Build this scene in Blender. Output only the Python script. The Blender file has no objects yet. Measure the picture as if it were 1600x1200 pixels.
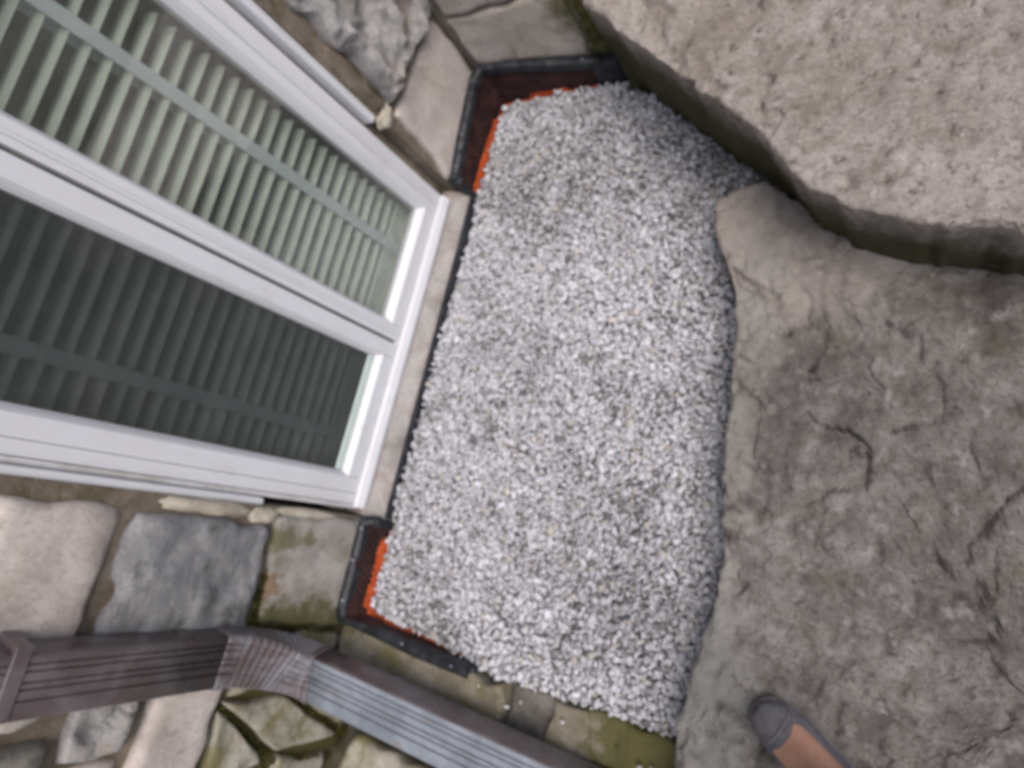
import bpy, bmesh, math, random
import numpy as np
from mathutils import Vector, Matrix, noise

rng = random.Random(11)
sc = bpy.context.scene
COL = sc.collection

# ------------------------------------------------------------------ camera
cam_d = bpy.data.cameras.new('camera')
cam = bpy.data.objects.new('camera', cam_d)
COL.objects.link(cam)
sc.camera = cam
cam_d.sensor_fit = 'HORIZONTAL'
cam_d.sensor_width = 36.0
cam_d.lens = 20.27
cam_d.clip_start = 0.02
cam_d.clip_end = 500
AX = Vector((0.83376621, 0.23162655, -0.50118166))      # image right
AY = Vector((-0.10141084, 0.9565478, 0.27337181))       # image up
AZ = Vector((0.54272438, -0.17710293, 0.82102667))      # towards the viewer
cam.matrix_world = Matrix(((AX.x, AY.x, AZ.x, 0.0), (AX.y, AY.y, AZ.y, 0.0),
                           (AX.z, AY.z, AZ.z, 1.55), (0, 0, 0, 1)))
# the phone missed its focus: everything is slightly soft
cam_d.dof.use_dof = True
cam_d.dof.focus_distance = 0.36
cam_d.dof.aperture_fstop = 6.0
cam_d.dof.aperture_blades = 0

# ------------------------------------------------------------------ sky and sun (overcast)
SUN_EL, SUN_AZ = 62.0, 100.0           # azimuth measured from +Y towards +X
world = bpy.data.worlds.new('World')
sc.world = world
world.use_nodes = True
wn = world.node_tree.nodes
wn.clear()
sky = wn.new('ShaderNodeTexSky')
sky.sky_type = 'NISHITA'
sky.sun_disc = False
sky.sun_elevation = math.radians(SUN_EL)
sky.sun_rotation = math.radians(SUN_AZ)
sky.air_density = 1.0
sky.dust_density = 4.0
sky.ozone_density = 1.0
bg = wn.new('ShaderNodeBackground')
bg.inputs['Strength'].default_value = 0.10
wo = wn.new('ShaderNodeOutputWorld')
world.node_tree.links.new(sky.outputs[0], bg.inputs[0])
world.node_tree.links.new(bg.outputs[0], wo.inputs[0])
sun_d = bpy.data.lights.new('sun', 'SUN')
sun = bpy.data.objects.new('sun', sun_d)
COL.objects.link(sun)
sun_d.energy = 1.2
sun_d.angle = math.radians(45)
sun_d.color = (1.0, 0.965, 0.945)
el, az = math.radians(SUN_EL), math.radians(SUN_AZ)
sdir = Vector((math.sin(az) * math.cos(el), math.cos(az) * math.cos(el), math.sin(el)))
sun.rotation_euler = sdir.to_track_quat('Z', 'Y').to_euler()
sun.location = (3, 2, 6)

sc.view_settings.view_transform = 'Standard'
sc.view_settings.look = 'None'
sc.view_settings.gamma = 1.0
sc.view_settings.use_curve_mapping = False
sc.view_settings.exposure = 0.82


# ------------------------------------------------------------------ helpers
def tag(o, label=None, cat=None, group=None, kind=None):
    if label: o['label'] = label
    if cat: o['category'] = cat
    if group: o['group'] = group
    if kind: o['kind'] = kind
    return o


def thing(name, label, cat, loc, group=None):
    o = bpy.data.objects.new(name, None)
    o.empty_display_size = 0.1
    o.location = loc
    COL.objects.link(o)
    return tag(o, label, cat, group)


def wloc(o):
    v = Vector((0, 0, 0))
    while o is not None:
        v += o.location
        o = o.parent
    return v


def link(name, me, m, parent=None, loc=None):
    """me in world coordinates; moved under its parent without changing place"""
    o = bpy.data.objects.new(name, me)
    if parent is not None:
        o.parent = parent
    base = wloc(parent) if parent is not None else Vector((0, 0, 0))
    if loc is not None:
        o.location = Vector(loc) - base
        off = Vector(loc)
    else:
        off = base
    if off.length > 0:
        me.transform(Matrix.Translation(-off))
    COL.objects.link(o)
    if m is not None:
        me.materials.append(m)
    return o


def mesh_from(verts, faces, smooth=False):
    me = bpy.data.meshes.new('m')
    me.from_pydata([tuple(v) for v in verts], [], faces)
    me.update()
    if smooth:
        me.polygons.foreach_set('use_smooth', [True] * len(me.polygons))
    return me


def bm_mesh(bm, smooth=False):
    bmesh.ops.recalc_face_normals(bm, faces=bm.faces)
    me = bpy.data.meshes.new('m')
    bm.to_mesh(me)
    bm.free()
    if smooth:
        me.polygons.foreach_set('use_smooth', [True] * len(me.polygons))
    return me


def add_box(bm, x0, x1, y0, y1, z0, z1, bev=0.0):
    r = bmesh.ops.create_cube(bm, size=1)
    vs = r['verts']
    for v in vs:
        v.co = Vector(((x0 + x1) / 2 + v.co.x * (x1 - x0), (y0 + y1) / 2 + v.co.y * (y1 - y0),
                       (z0 + z1) / 2 + v.co.z * (z1 - z0)))
    if bev > 0:
        es = list({e for v in vs for e in v.link_edges})
        bmesh.ops.bevel(bm, geom=es, offset=bev, segments=2, affect='EDGES', profile=0.5)


def box_obj(name, b, m, parent, bev=0.002):
    bm = bmesh.new()
    add_box(bm, *b, bev=bev)
    return link(name, bm_mesh(bm), m, parent)


def frac(p, s, octv=4):
    return noise.fractal(Vector(p) * s, 1.0, 2.0, octv)


def facets(p, f, seed=0.0):
    """planar broken-stone facets: every cell has its own tilt"""
    q = Vector(p) * f + Vector((seed, seed * 0.7, seed * 0.3))
    w = Vector((noise.noise(q * 1.7), noise.noise(q * 1.7 + Vector((5, 5, 5))), noise.noise(q * 1.7 + Vector((9, 1, 3))))) * 0.35
    d, pts = noise.voronoi(q + w)
    c = pts[0]
    t = noise.cell_vector(c * 7.31)
    t = Vector((t[0] - 0.5, t[1] - 0.5, t[2] - 0.5)) * 2
    step = noise.cell(c * 3.17)
    return t.dot(q - c) * 0.8 + (step - 0.5) * 0.5 - 0.16 * math.exp(-((d[1] - d[0]) / 0.06) ** 2)


# ------------------------------------------------------------------ materials
class NB:
    def __init__(self, name):
        self.m = bpy.data.materials.new(name)
        self.m.use_nodes = True
        self.t = self.m.node_tree
        self.n = self.t.nodes
        self.b = self.n['Principled BSDF']
        self.out = self.n['Material Output']
        g = self.n.new('ShaderNodeNewGeometry')
        self.pos = g.outputs['Position']

    def l(self, a, b):
        self.t.links.new(a, b)

    def noise(self, scale, detail=6, rough=0.6, dist=0.0, vec=None, off=(0, 0, 0), stretch=None):
        v = vec or self.pos
        if off != (0, 0, 0) or stretch:
            mp = self.n.new('ShaderNodeMapping')
            mp.inputs['Location'].default_value = off
            if stretch:
                mp.inputs['Scale'].default_value = stretch
            self.l(v, mp.inputs['Vector'])
            v = mp.outputs[0]
        t = self.n.new('ShaderNodeTexNoise')
        t.inputs['Scale'].default_value = scale
        t.inputs['Detail'].default_value = detail
        t.inputs['Roughness'].default_value = rough
        t.inputs['Distortion'].default_value = dist
        self.l(v, t.inputs['Vector'])
        return t.outputs['Fac']

    def range(self, val, a, b, c=0.0, d=1.0):
        r = self.n.new('ShaderNodeMapRange')
        r.interpolation_type = 'SMOOTHSTEP'
        for k, x in zip(('From Min', 'From Max', 'To Min', 'To Max'), (a, b, c, d)):
            r.inputs[k].default_value = x
        self.l(val, r.inputs['Value'])
        return r.outputs[0]

    def math(self, op, a, b=None):
        r = self.n.new('ShaderNodeMath')
        r.operation = op
        for i, x in enumerate((a, b)):
            if x is None: continue
            if isinstance(x, (int, float)): r.inputs[i].default_value = x
            else: self.l(x, r.inputs[i])
        return r.outputs[0]

    def mix(self, fac, a, b):
        r = self.n.new('ShaderNodeMix')
        r.data_type = 'RGBA'
        for i, x in ((0, fac), (6, a), (7, b)):
            if isinstance(x, (int, float)): r.inputs[i].default_value = x
            elif isinstance(x, tuple): r.inputs[i].default_value = (*x, 1)
            else: self.l(x, r.inputs[i])
        return r.outputs[2]

    def ramp(self, val, stops):
        r = self.n.new('ShaderNodeValToRGB')
        e = r.color_ramp.elements
        while len(e) < len(stops): e.new(0.5)
        for el_, (p, c) in zip(e, stops):
            el_.position = p
            el_.color = (*c, 1)
        self.l(val, r.inputs[0])
        return r.outputs[0]

    def spot(self, c, r0, r1, wob=0.08, scale=(1, 1, 1)):
        """mask 1 inside a ragged blob round the point c"""
        mp = self.n.new('ShaderNodeVectorMath'); mp.operation = 'SUBTRACT'
        self.l(self.pos, mp.inputs[0]); mp.inputs[1].default_value = c
        ms = self.n.new('ShaderNodeVectorMath'); ms.operation = 'MULTIPLY'
        self.l(mp.outputs[0], ms.inputs[0]); ms.inputs[1].default_value = scale
        ln = self.n.new('ShaderNodeVectorMath'); ln.operation = 'LENGTH'
        self.l(ms.outputs[0], ln.inputs[0])
        w = self.math('MULTIPLY', self.math('SUBTRACT', self.noise(22, 5), 0.5), wob * 4)
        return self.range(self.math('ADD', ln.outputs['Value'], w), r0, r1, 1, 0)

    def bump(self, h, strength=0.4, dist=0.01, prev=None):
        b = self.n.new('ShaderNodeBump')
        b.inputs['Strength'].default_value = strength
        b.inputs['Distance'].default_value = dist
        self.l(h, b.inputs['Height'])
        if prev is not None: self.l(prev, b.inputs['Normal'])
        return b.outputs[0]

    def done(self, col, rough=0.85, normal=None, spec=0.3, metal=0.0):
        if isinstance(col, tuple): self.b.inputs['Base Color'].default_value = (*col, 1)
        else: self.l(col, self.b.inputs['Base Color'])
        if isinstance(rough, (int, float)): self.b.inputs['Roughness'].default_value = rough
        else: self.l(rough, self.b.inputs['Roughness'])
        self.b.inputs['Specular IOR Level'].default_value = spec
        self.b.inputs['Metallic'].default_value = metal
        if normal is not None: self.l(normal, self.b.inputs['Normal'])
        return self.m


def stone_mat(name, dark, mid, light, scale=9, off=(0, 0, 0), stains=(), spots=(), bump=0.5, stretch=None, dist=0.006, speck=0.45):
    k = NB(name)
    big = k.noise(scale, 9, 0.65, 0.4, off=off, stretch=stretch)
    col = k.ramp(big, [(0.30, dark), (0.48, mid), (0.66, light)])
    fine = k.noise(scale * 14, 6, 0.7, off=off)
    col = k.mix(k.range(fine, 0.47, 0.66, 0, speck), col, tuple(x * 0.55 for x in mid))
    grit = k.noise(scale * 30, 3, 0.6, off=off)
    col = k.mix(k.range(grit, 0.56, 0.72, 0, speck), col, tuple(min(0.8, x * 1.35) for x in light))
    for (c, sc_, lo, hi, amt) in stains:
        col = k.mix(k.range(k.noise(sc_, 8, 0.65, 0.1, off=(off[0] + 7.3, off[1] + 2.1, off[2] - 4)), lo, hi, 0, amt), col, c)
    for (c, cen, r0, r1, scl, amt) in spots:
        col = k.mix(k.math('MULTIPLY', k.spot(cen, r0, r1, 0.06, scl), amt), col, c)
    nb = k.bump(k.noise(scale * 5, 10, 0.7, off=off, stretch=stretch), bump, dist * 2)
    nb = k.bump(fine, bump * 0.8, dist, nb)
    return k.done(col, 0.9, nb, 0.2)


MOSS = (0.085, 0.078, 0.022)
M = {}
M['tan_stone'] = stone_mat('dressed_tan_stone', (0.31, 0.262, 0.228), (0.45, 0.392, 0.355), (0.54, 0.485, 0.45), 6,
                           stains=[((0.13, 0.11, 0.085), 18, 0.60, 0.72, 0.5)], bump=0.25)
M['jamb_stone_moss'] = stone_mat('mossy_jamb_stone', (0.185, 0.165, 0.14), (0.285, 0.262, 0.235), (0.37, 0.342, 0.315), 6, (3, 1, 0),
                                 stains=[((0.15, 0.135, 0.09), 11, 0.52, 0.7, 0.6)],
                                 spots=[(MOSS, (-1.43, -0.57, 0.22), 0.06, 0.13, (1, 1, 0.35), 0.85),
                                        (MOSS, (-1.43, -0.29, 0.36), 0.03, 0.09, (1, 1.6, 0.8), 0.7),
                                        ((0.16, 0.08, 0.03), (-1.43, -0.43, 0.365), 0.015, 0.045, (1, 1, 1), 0.7)], bump=0.25)
M['grey_rough'] = stone_mat('rough_grey_stone', (0.27, 0.258, 0.25), (0.51, 0.485, 0.468), (0.68, 0.65, 0.63), 11, (1, 5, 2),
                            stains=[((0.62, 0.51, 0.42), 8, 0.54, 0.64, 0.85), ((0.20, 0.185, 0.175), 16, 0.57, 0.67, 0.6), ((0.74, 0.71, 0.69), 27, 0.57, 0.66, 0.6)],
                            speck=0.7, bump=0.9, stretch=(1, 1.2, 0.6), dist=0.012)
M['grey_block'] = stone_mat('smooth_grey_stone', (0.11, 0.109, 0.113), (0.19, 0.187, 0.19), (0.30, 0.295, 0.298), 8, (9, 5, 2),
                            stains=[((0.07, 0.07, 0.05), 14, 0.55, 0.7, 0.6)], bump=0.5, stretch=(1, 0.7, 1.8))
M['rubble'] = stone_mat('wall_rubble_stone', (0.15, 0.135, 0.115), (0.255, 0.235, 0.205), (0.37, 0.345, 0.31), 10, (4, 8, 1),
                        stains=[((0.15, 0.14, 0.07), 9, 0.52, 0.66, 0.7), ((0.10, 0.09, 0.08), 20, 0.58, 0.7, 0.6)], bump=0.5)
M['mossy_rubble'] = stone_mat('mossy_rubble_stone', (0.20, 0.175, 0.125), (0.32, 0.295, 0.235), (0.44, 0.415, 0.355), 9, (4, 2, 1),
                              stains=[((0.17, 0.15, 0.055), 9, 0.48, 0.62, 0.75), ((0.12, 0.105, 0.08), 20, 0.58, 0.7, 0.5)], bump=0.6, speck=0.5)
M['end_stone'] = stone_mat('end_wall_stone', (0.30, 0.26, 0.215), (0.42, 0.37, 0.315), (0.50, 0.45, 0.40), 5, (2, 2, 7),
                           stains=[((0.13, 0.115, 0.06), 10, 0.56, 0.7, 0.6)],
                           spots=[(MOSS, (-0.93, 1.5, 0.30), 0.05, 0.16, (1, 1, 1), 0.8)], bump=0.25)
M['boulder'] = stone_mat('pale_boulder', (0.32, 0.265, 0.225), (0.475, 0.41, 0.365), (0.59, 0.525, 0.48), 5.5, (6, 3, 3),
                         stains=[((0.28, 0.235, 0.19), 12, 0.53, 0.66, 0.7), ((0.60, 0.56, 0.53), 17, 0.56, 0.68, 0.6), ((0.17, 0.145, 0.12), 30, 0.57, 0.66, 0.85)], bump=1.0, dist=0.014, speck=0.7)
M['kerb_tan'] = stone_mat('kerb_tan_stone', (0.13, 0.113, 0.078), (0.205, 0.18, 0.135), (0.29, 0.262, 0.21), 8, (1, 1, 1),
                          stains=[((0.16, 0.14, 0.055), 12, 0.48, 0.62, 0.7)], bump=0.4)
M['kerb_dark'] = stone_mat('kerb_dark_stone', (0.08, 0.072, 0.06), (0.125, 0.115, 0.10), (0.19, 0.175, 0.155), 9, (5, 1, 1), bump=0.4)
M['kerb_end'] = stone_mat('half_mossy_kerb_stone', (0.13, 0.113, 0.078), (0.205, 0.185, 0.14), (0.29, 0.265, 0.215), 8, (1, 4, 1),
                          stains=[((0.13, 0.115, 0.045), 12, 0.50, 0.62, 0.7)],
                          spots=[((0.085, 0.08, 0.026), (-0.36, -0.56, 0.0), 0.14, 0.21, (1, 0.7, 1), 0.9)], bump=0.6)
M['kerb_moss'] = stone_mat('kerb_mossy_stone', (0.06, 0.058, 0.02), (0.10, 0.095, 0.035), (0.17, 0.16, 0.075), 10, (5, 7, 1),
                           stains=[((0.26, 0.24, 0.18), 8, 0.58, 0.72, 0.8)], bump=0.8)

# boulder front: moss low down, with the face's shade painted into its colour
def add_low_moss_shade(m, z0, z1, col, amt):
    t = m.node_tree; n = t.nodes; b = n['Principled BSDF']
    src = b.inputs['Base Color'].links[0].from_socket
    g = n.new('ShaderNodeNewGeometry')
    sx = n.new('ShaderNodeSeparateXYZ'); t.links.new(g.outputs['Position'], sx.inputs[0])
    ns = n.new('ShaderNodeTexNoise'); ns.inputs['Scale'].default_value = 14; ns.inputs['Detail'].default_value = 6
    t.links.new(g.outputs['Position'], ns.inputs['Vector'])
    ma = n.new('ShaderNodeMath'); ma.operation = 'MULTIPLY_ADD'
    t.links.new(ns.outputs['Fac'], ma.inputs[0]); ma.inputs[1].default_value = 0.12
    t.links.new(sx.outputs['Z'], ma.inputs[2])
    mr = n.new('ShaderNodeMapRange'); mr.interpolation_type = 'SMOOTHSTEP'
    mr.inputs['From Min'].default_value = z0 + 0.06; mr.inputs['From Max'].default_value = z1 + 0.06
    mr.inputs['To Min'].default_value = amt; mr.inputs['To Max'].default_value = 0
    t.links.new(ma.outputs[0], mr.inputs['Value'])
    mx = n.new('ShaderNodeMix'); mx.data_type = 'RGBA'
    t.links.new(mr.outputs[0], mx.inputs[0]); t.links.new(src, mx.inputs[6])
    mx.inputs[7].default_value = (*col, 1)
    t.links.new(mx.outputs[2], b.inputs['Base Color'])


add_low_moss_shade(M['boulder'], 0.20, 0.36, (0.088, 0.080, 0.032), 0.94)

M['ledge'] = stone_mat('brown_grey_ledge', (0.17, 0.15, 0.134), (0.285, 0.257, 0.234), (0.42, 0.388, 0.36), 9, (2, 9, 3),
                       stains=[((0.095, 0.078, 0.068), 5, 0.50, 0.62, 0.6), ((0.19, 0.165, 0.10), 9, 0.56, 0.68, 0.5),
                               ((0.46, 0.43, 0.405), 22, 0.545, 0.66, 0.75), ((0.06, 0.052, 0.048), 34, 0.60, 0.72, 0.6)],
                       spots=[((0.60, 0.53, 0.475), (-0.27, 0.80, 0.13), 0.15, 0.28, (0.7, 0.8, 1), 0.75),
                              ((0.12, 0.10, 0.09), (-0.19, 0.28, 0.13), 0.02, 0.09, (1, 0.35, 1), 0.6),
                              ((0.44, 0.415, 0.375), (-0.295, 0.30, 0.13), 0.03, 0.085, (1, 0.12, 1), 0.7),
                              ((0.44, 0.42, 0.39), (-0.25, -0.36, 0.13), 0.05, 0.11, (1, 0.28, 1), 0.75)],
                       bump=1.0, dist=0.014, speck=0.75)
add_low_moss_shade(M['ledge'], 0.03, 0.09, (0.09, 0.085, 0.05), 0.7)


def simple(name, col, rough=0.6, spec=0.4, var=0.12, scale=20, bump=0.0, metal=0.0):
    k = NB(name)
    c = k.mix(k.range(k.noise(scale, 6), 0.35, 0.7, 0, 1), tuple(x * (1 - var) for x in col), tuple(min(1, x * (1 + var)) for x in col))
    nb = k.bump(k.noise(scale * 4, 5), bump, 0.003) if bump else None
    return k.done(c, rough, nb, spec, metal)


M['mortar'] = stone_mat('brown_mortar', (0.12, 0.095, 0.07), (0.185, 0.15, 0.115), (0.27, 0.225, 0.18), 14, (1, 0, 4),
                        stains=[((0.075, 0.062, 0.03), 10, 0.52, 0.66, 0.6)],
                        spots=[((0.075, 0.064, 0.018), (-1.45, -0.85, 0.15), 0.22, 0.40, (1, 1, 1), 0.9)], bump=0.7)
M['pale_mortar'] = stone_mat('pale_mortar', (0.17, 0.145, 0.115), (0.27, 0.235, 0.195), (0.36, 0.32, 0.275), 14, (1, 7, 4), bump=0.6)
M['cream_mortar'] = stone_mat('cream_mortar', (0.33, 0.28, 0.21), (0.46, 0.41, 0.33), (0.56, 0.52, 0.44), 14, (1, 3, 4), bump=0.6)
M['sill'] = stone_mat('painted_concrete_sill', (0.18, 0.165, 0.15), (0.29, 0.27, 0.255), (0.37, 0.35, 0.335), 9, (7, 3, 4),
                      stains=[((0.25, 0.195, 0.17), 7, 0.5, 0.66, 0.7), ((0.22, 0.19, 0.16), 16, 0.58, 0.7, 0.4)], bump=0.3)

k = NB('white_upvc')
c = k.mix(k.range(k.noise(5, 6, 0.6), 0.45, 0.75, 0, 0.5), (0.60, 0.60, 0.625), (0.52, 0.515, 0.525))
c = k.mix(k.range(k.noise(30, 8, 0.7, stretch=(1, 1, 0.25), off=(1, 2, 3)), 0.56, 0.72, 0, 0.35), c, (0.36, 0.34, 0.32))
M['upvc'] = k.done(c, 0.35, None, 0.5)
k = NB('white_upvc_dirty')
c = k.mix(k.range(k.noise(14, 7, 0.65), 0.42, 0.66, 0, 0.7), (0.62, 0.61, 0.61), (0.40, 0.37, 0.34))
M['upvc_dirty'] = k.done(c, 0.45, None, 0.4)
M['gasket'] = simple('grey_rubber_gasket', (0.16, 0.155, 0.15), 0.6)
M['slat'] = simple('pale_green_blind', (0.50, 0.545, 0.475), 0.45, 0.4, 0.05)
M['tape'] = simple('pale_blind_tape', (0.52, 0.56, 0.565), 0.8, 0.2, 0.05)
M['bead'] = simple('pale_green_bead', (0.50, 0.58, 0.54), 0.5, 0.3, 0.05)
M['room'] = simple('dim_room_paint', (0.16, 0.16, 0.15), 0.9, 0.1)

k = NB('window_glass')
tr = k.n.new('ShaderNodeBsdfTransparent'); tr.inputs[0].default_value = (0.95, 0.965, 0.955, 1)
gl = k.n.new('ShaderNodeBsdfGlossy'); gl.inputs['Roughness'].default_value = 0.02
lw = k.n.new('ShaderNodeLayerWeight'); lw.inputs['Blend'].default_value = 0.5
fres = k.math('ADD', k.math('MULTIPLY', k.math('POWER', lw.outputs['Facing'], 5.0), 0.85), 0.13)
ms = k.n.new('ShaderNodeMixShader')
k.l(fres, ms.inputs[0]); k.l(tr.outputs[0], ms.inputs[1]); k.l(gl.outputs[0], ms.inputs[2])
df = k.n.new('ShaderNodeBsdfDiffuse'); df.inputs[0].default_value = (0.50, 0.54, 0.50, 1)
m2 = k.n.new('ShaderNodeMixShader')
k.l(k.range(k.noise(7, 6, 0.6), 0.3, 0.7, 0.025, 0.07), m2.inputs[0])
k.l(ms.outputs[0], m2.inputs[1]); k.l(df.outputs[0], m2.inputs[2])
k.l(m2.outputs[0], k.out.inputs['Surface'])
M['glass'] = k.m

M['screen'] = simple('charcoal_insect_mesh', (0.045, 0.05, 0.05), 0.7, 0.2)

k = NB('brown_painted_aluminium')
c = k.mix(k.range(k.noise(9, 7, 0.6, 0.5), 0.40, 0.68), (0.090, 0.068, 0.070), (0.135, 0.115, 0.122))
rust = k.range(k.noise(26, 7, 0.7, off=(3, 3, 3)), 0.62, 0.70, 0, 0.75)
c = k.mix(rust, c, (0.24, 0.12, 0.06))
dust = k.range(k.noise(34, 7, 0.7, off=(8, 1, 3)), 0.64, 0.72, 0, 0.5)
c = k.mix(dust, c, (0.42, 0.40, 0.38))
rr = k.range(k.noise(17, 6, 0.6), 0.3, 0.7, 0.22, 0.42)
M['pipe'] = k.done(c, rr, k.bump(k.noise(120, 4), 0.08, 0.002), 0.7)

k = NB('blue_grey_aluminium_paint')  # blue-grey colour for the outer face of the lying pipe
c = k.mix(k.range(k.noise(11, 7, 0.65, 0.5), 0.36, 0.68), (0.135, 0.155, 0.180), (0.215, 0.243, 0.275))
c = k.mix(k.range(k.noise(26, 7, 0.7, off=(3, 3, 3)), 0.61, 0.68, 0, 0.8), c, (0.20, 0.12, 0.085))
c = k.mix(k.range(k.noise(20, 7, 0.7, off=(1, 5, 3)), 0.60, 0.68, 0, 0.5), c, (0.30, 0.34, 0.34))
M['pipe_blue_grey'] = k.done(c, 0.5, k.bump(k.noise(120, 4), 0.08, 0.002), 0.5)
k = NB('brown_lavender_paint')  # brown mottled with lavender grey, for the elbow
c = k.mix(k.range(k.noise(8, 7, 0.65, 0.5), 0.40, 0.62), (0.105, 0.080, 0.080), (0.185, 0.178, 0.195))
M['pipe_mottled'] = k.done(c, 0.35, k.bump(k.noise(120, 4), 0.08, 0.002), 0.6)

k = NB('black_plastic_sheet')
c = k.mix(k.range(k.noise(30, 6), 0.4, 0.7), (0.012, 0.013, 0.016), (0.032, 0.035, 0.043))
M['black'] = k.done(c, 0.5, k.bump(k.noise(90, 4), 0.3, 0.003), 0.35)
k = NB('maroon_mesh_sheet')
c = k.mix(k.range(k.noise(24, 7, 0.65), 0.36, 0.66), (0.019, 0.008, 0.008), (0.048, 0.020, 0.018))
c = k.mix(k.range(k.noise(60, 4, 0.6, off=(2, 2, 2)), 0.66, 0.74, 0, 0.5), c, (0.16, 0.15, 0.15))
M['maroon'] = k.done(c, 0.65, k.bump(k.noise(150, 3), 0.4, 0.003), 0.25)
k = NB('orange_fabric')
c = k.mix(k.range(k.noise(40, 5), 0.35, 0.7), (0.30, 0.048, 0.014), (0.50, 0.095, 0.024))
M['orange'] = k.done(c, 0.75, None, 0.2)
M['nail'] = simple('dull_steel', (0.20, 0.21, 0.23), 0.45, 0.5, 0.2)

k = NB('gravel_stone')
at = k.n.new('ShaderNodeAttribute'); at.attribute_name = 'tint'
c = k.mix(k.range(k.noise(90, 5, 0.6), 0.42, 0.72, 0, 0.35), at.outputs['Color'], (0.30, 0.29, 0.295))
M['gravel'] = k.done(c, 0.85, k.bump(k.noise(260, 4), 0.5, 0.002), 0.25)

M['soil'] = stone_mat('dark_soil', (0.05, 0.045, 0.035), (0.085, 0.075, 0.055), (0.13, 0.115, 0.085), 20, (0, 0, 2),
                      stains=[(MOSS, 7, 0.5, 0.66, 0.8)], bump=0.9)
M['grit'] = stone_mat('grey_grit', (0.32, 0.31, 0.32), (0.45, 0.44, 0.45), (0.58, 0.57, 0.58), 40, bump=0.9)
M['moss'] = simple('olive_moss', (0.075, 0.070, 0.020), 0.95, 0.1, 0.45, 60)
M['shoe'] = simple('grey_suede', (0.115, 0.110, 0.120), 0.8, 0.25, 0.22, 45, 0.3)
M['sole'] = simple('mauve_rubber_rand', (0.17, 0.145, 0.15), 0.7, 0.3, 0.15, 30, 0.2)
k = NB('skin')
c = k.mix(k.range(k.noise(18, 5), 0.35, 0.7), (0.36, 0.185, 0.125), (0.46, 0.26, 0.18))
k.b.inputs['Subsurface Weight'].default_value = 0.08
k.b.inputs['Subsurface Radius'].default_value = (0.01, 0.004, 0.002)
M['skin'] = k.done(c, 0.55, k.bump(k.noise(240, 4), 0.15, 0.001), 0.3)
M['trouser'] = simple('charcoal_cloth', (0.045, 0.047, 0.055), 0.9, 0.1, 0.2, 60, 0.3)
M['twig'] = simple('brown_twig', (0.11, 0.075, 0.05), 0.9, 0.1, 0.3, 80)


# ------------------------------------------------------------------ shaped stones
def rough_block(P, W, Hh, n=(22, 18), amp=0.006, edge=0.010, rr=0.018, seed=0.0, back=0.12, fs=9.0, pits=0.0, fct=0.0):
    """P(u, v, d) maps the block face (u, v in 0..1) and depth d (metres, outward) to the world"""
    nu, nv = n
    def sp(i, k):
        t = i / (k - 1)
        return 0.5 - 0.5 * math.cos(math.pi * t) * (0.55 + 0.45 * abs(math.cos(math.pi * t)))
    verts, faces = [], []
    for j in range(nv):
        for i in range(nu):
            u, v = sp(i, nu), sp(j, nv)
            du, dv = min(u, 1 - u) * W, min(v, 1 - v) * Hh
            # ragged outline
            wu = math.exp(-du / 0.05); wv = math.exp(-dv / 0.05)
            q = P(u, v, 0)
            n1 = noise.noise(Vector(q) * 14 + Vector((seed, 0, 0)))
            n2 = noise.noise(Vector(q) * 14 + Vector((0, seed, 5)))
            uu = u + edge * n1 * wu / W * 1.4
            vv = v + edge * n2 * wv / Hh * 1.4
            d = min(du, dv)
            # smooth corner distance
            drop = 0.0
            for dd in (du, dv):
                if dd < rr:
                    a = (rr - dd) / rr
                    drop += rr * (1 - math.sqrt(max(0, 1 - a * a)))
            h = amp * (frac(Vector(q) + Vector((seed, seed * .3, 0)), fs, 6)) - min(drop, rr * 1.3)
            if fct:
                h += fct * facets(q, 9, seed) + 0.45 * fct * facets(q, 23, seed + 2)
            if pits:
                h += pits * (abs(noise.noise(Vector(q) * 23 + Vector((seed, 1, 2)))) - 0.25)
            verts.append(P(uu, vv, h))
    for j in range(nv - 1):
        for i in range(nu - 1):
            a = j * nu + i
            faces.append((a, a + 1, a + 1 + nu, a + nu))
    # skirt to the back
    ring = [i for i in range(nu)] + [(j + 1) * nu - 1 for j in range(1, nv)] + \
           [(nv - 1) * nu + i for i in range(nu - 2, -1, -1)] + [j * nu for j in range(nv - 2, 0, -1)]
    base = len(verts)
    for idx in ring:
        j, i = divmod(idx, nu)
        verts.append(P(sp(i, nu), sp(j, nv), -back))
    L = len(ring)
    for a in range(L):
        b = (a + 1) % L
        faces.append((ring[b], ring[a], base + a, base + b))
    faces.append(tuple(base + a for a in range(L)))
    me = mesh_from(verts, faces, True)
    bm = bmesh.new(); bm.from_mesh(me)
    bmesh.ops.recalc_face_normals(bm, faces=bm.faces)
    bm.to_mesh(me); bm.free()
    return me


def quadmap_wall(c00, c10, c11, c01, X):
    """corners are (Y, z): low-left, low-right, up-right, up-left; the face looks along +X"""
    def P(u, v, d):
        y = (1 - u) * (1 - v) * c00[0] + u * (1 - v) * c10[0] + u * v * c11[0] + (1 - u) * v * c01[0]
        z = (1 - u) * (1 - v) * c00[1] + u * (1 - v) * c10[1] + u * v * c11[1] + (1 - u) * v * c01[1]
        return (X + d, y, z)
    return P


def quadmap_end(c00, c10, c11, c01, Y):
    """corners (X, z); the face looks along -Y"""
    def P(u, v, d):
        x = (1 - u) * (1 - v) * c00[0] + u * (1 - v) * c10[0] + u * v * c11[0] + (1 - u) * v * c01[0]
        z = (1 - u) * (1 - v) * c00[1] + u * (1 - v) * c10[1] + u * v * c11[1] + (1 - u) * v * c01[1]
        return (x, Y - d, z)
    return P


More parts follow.
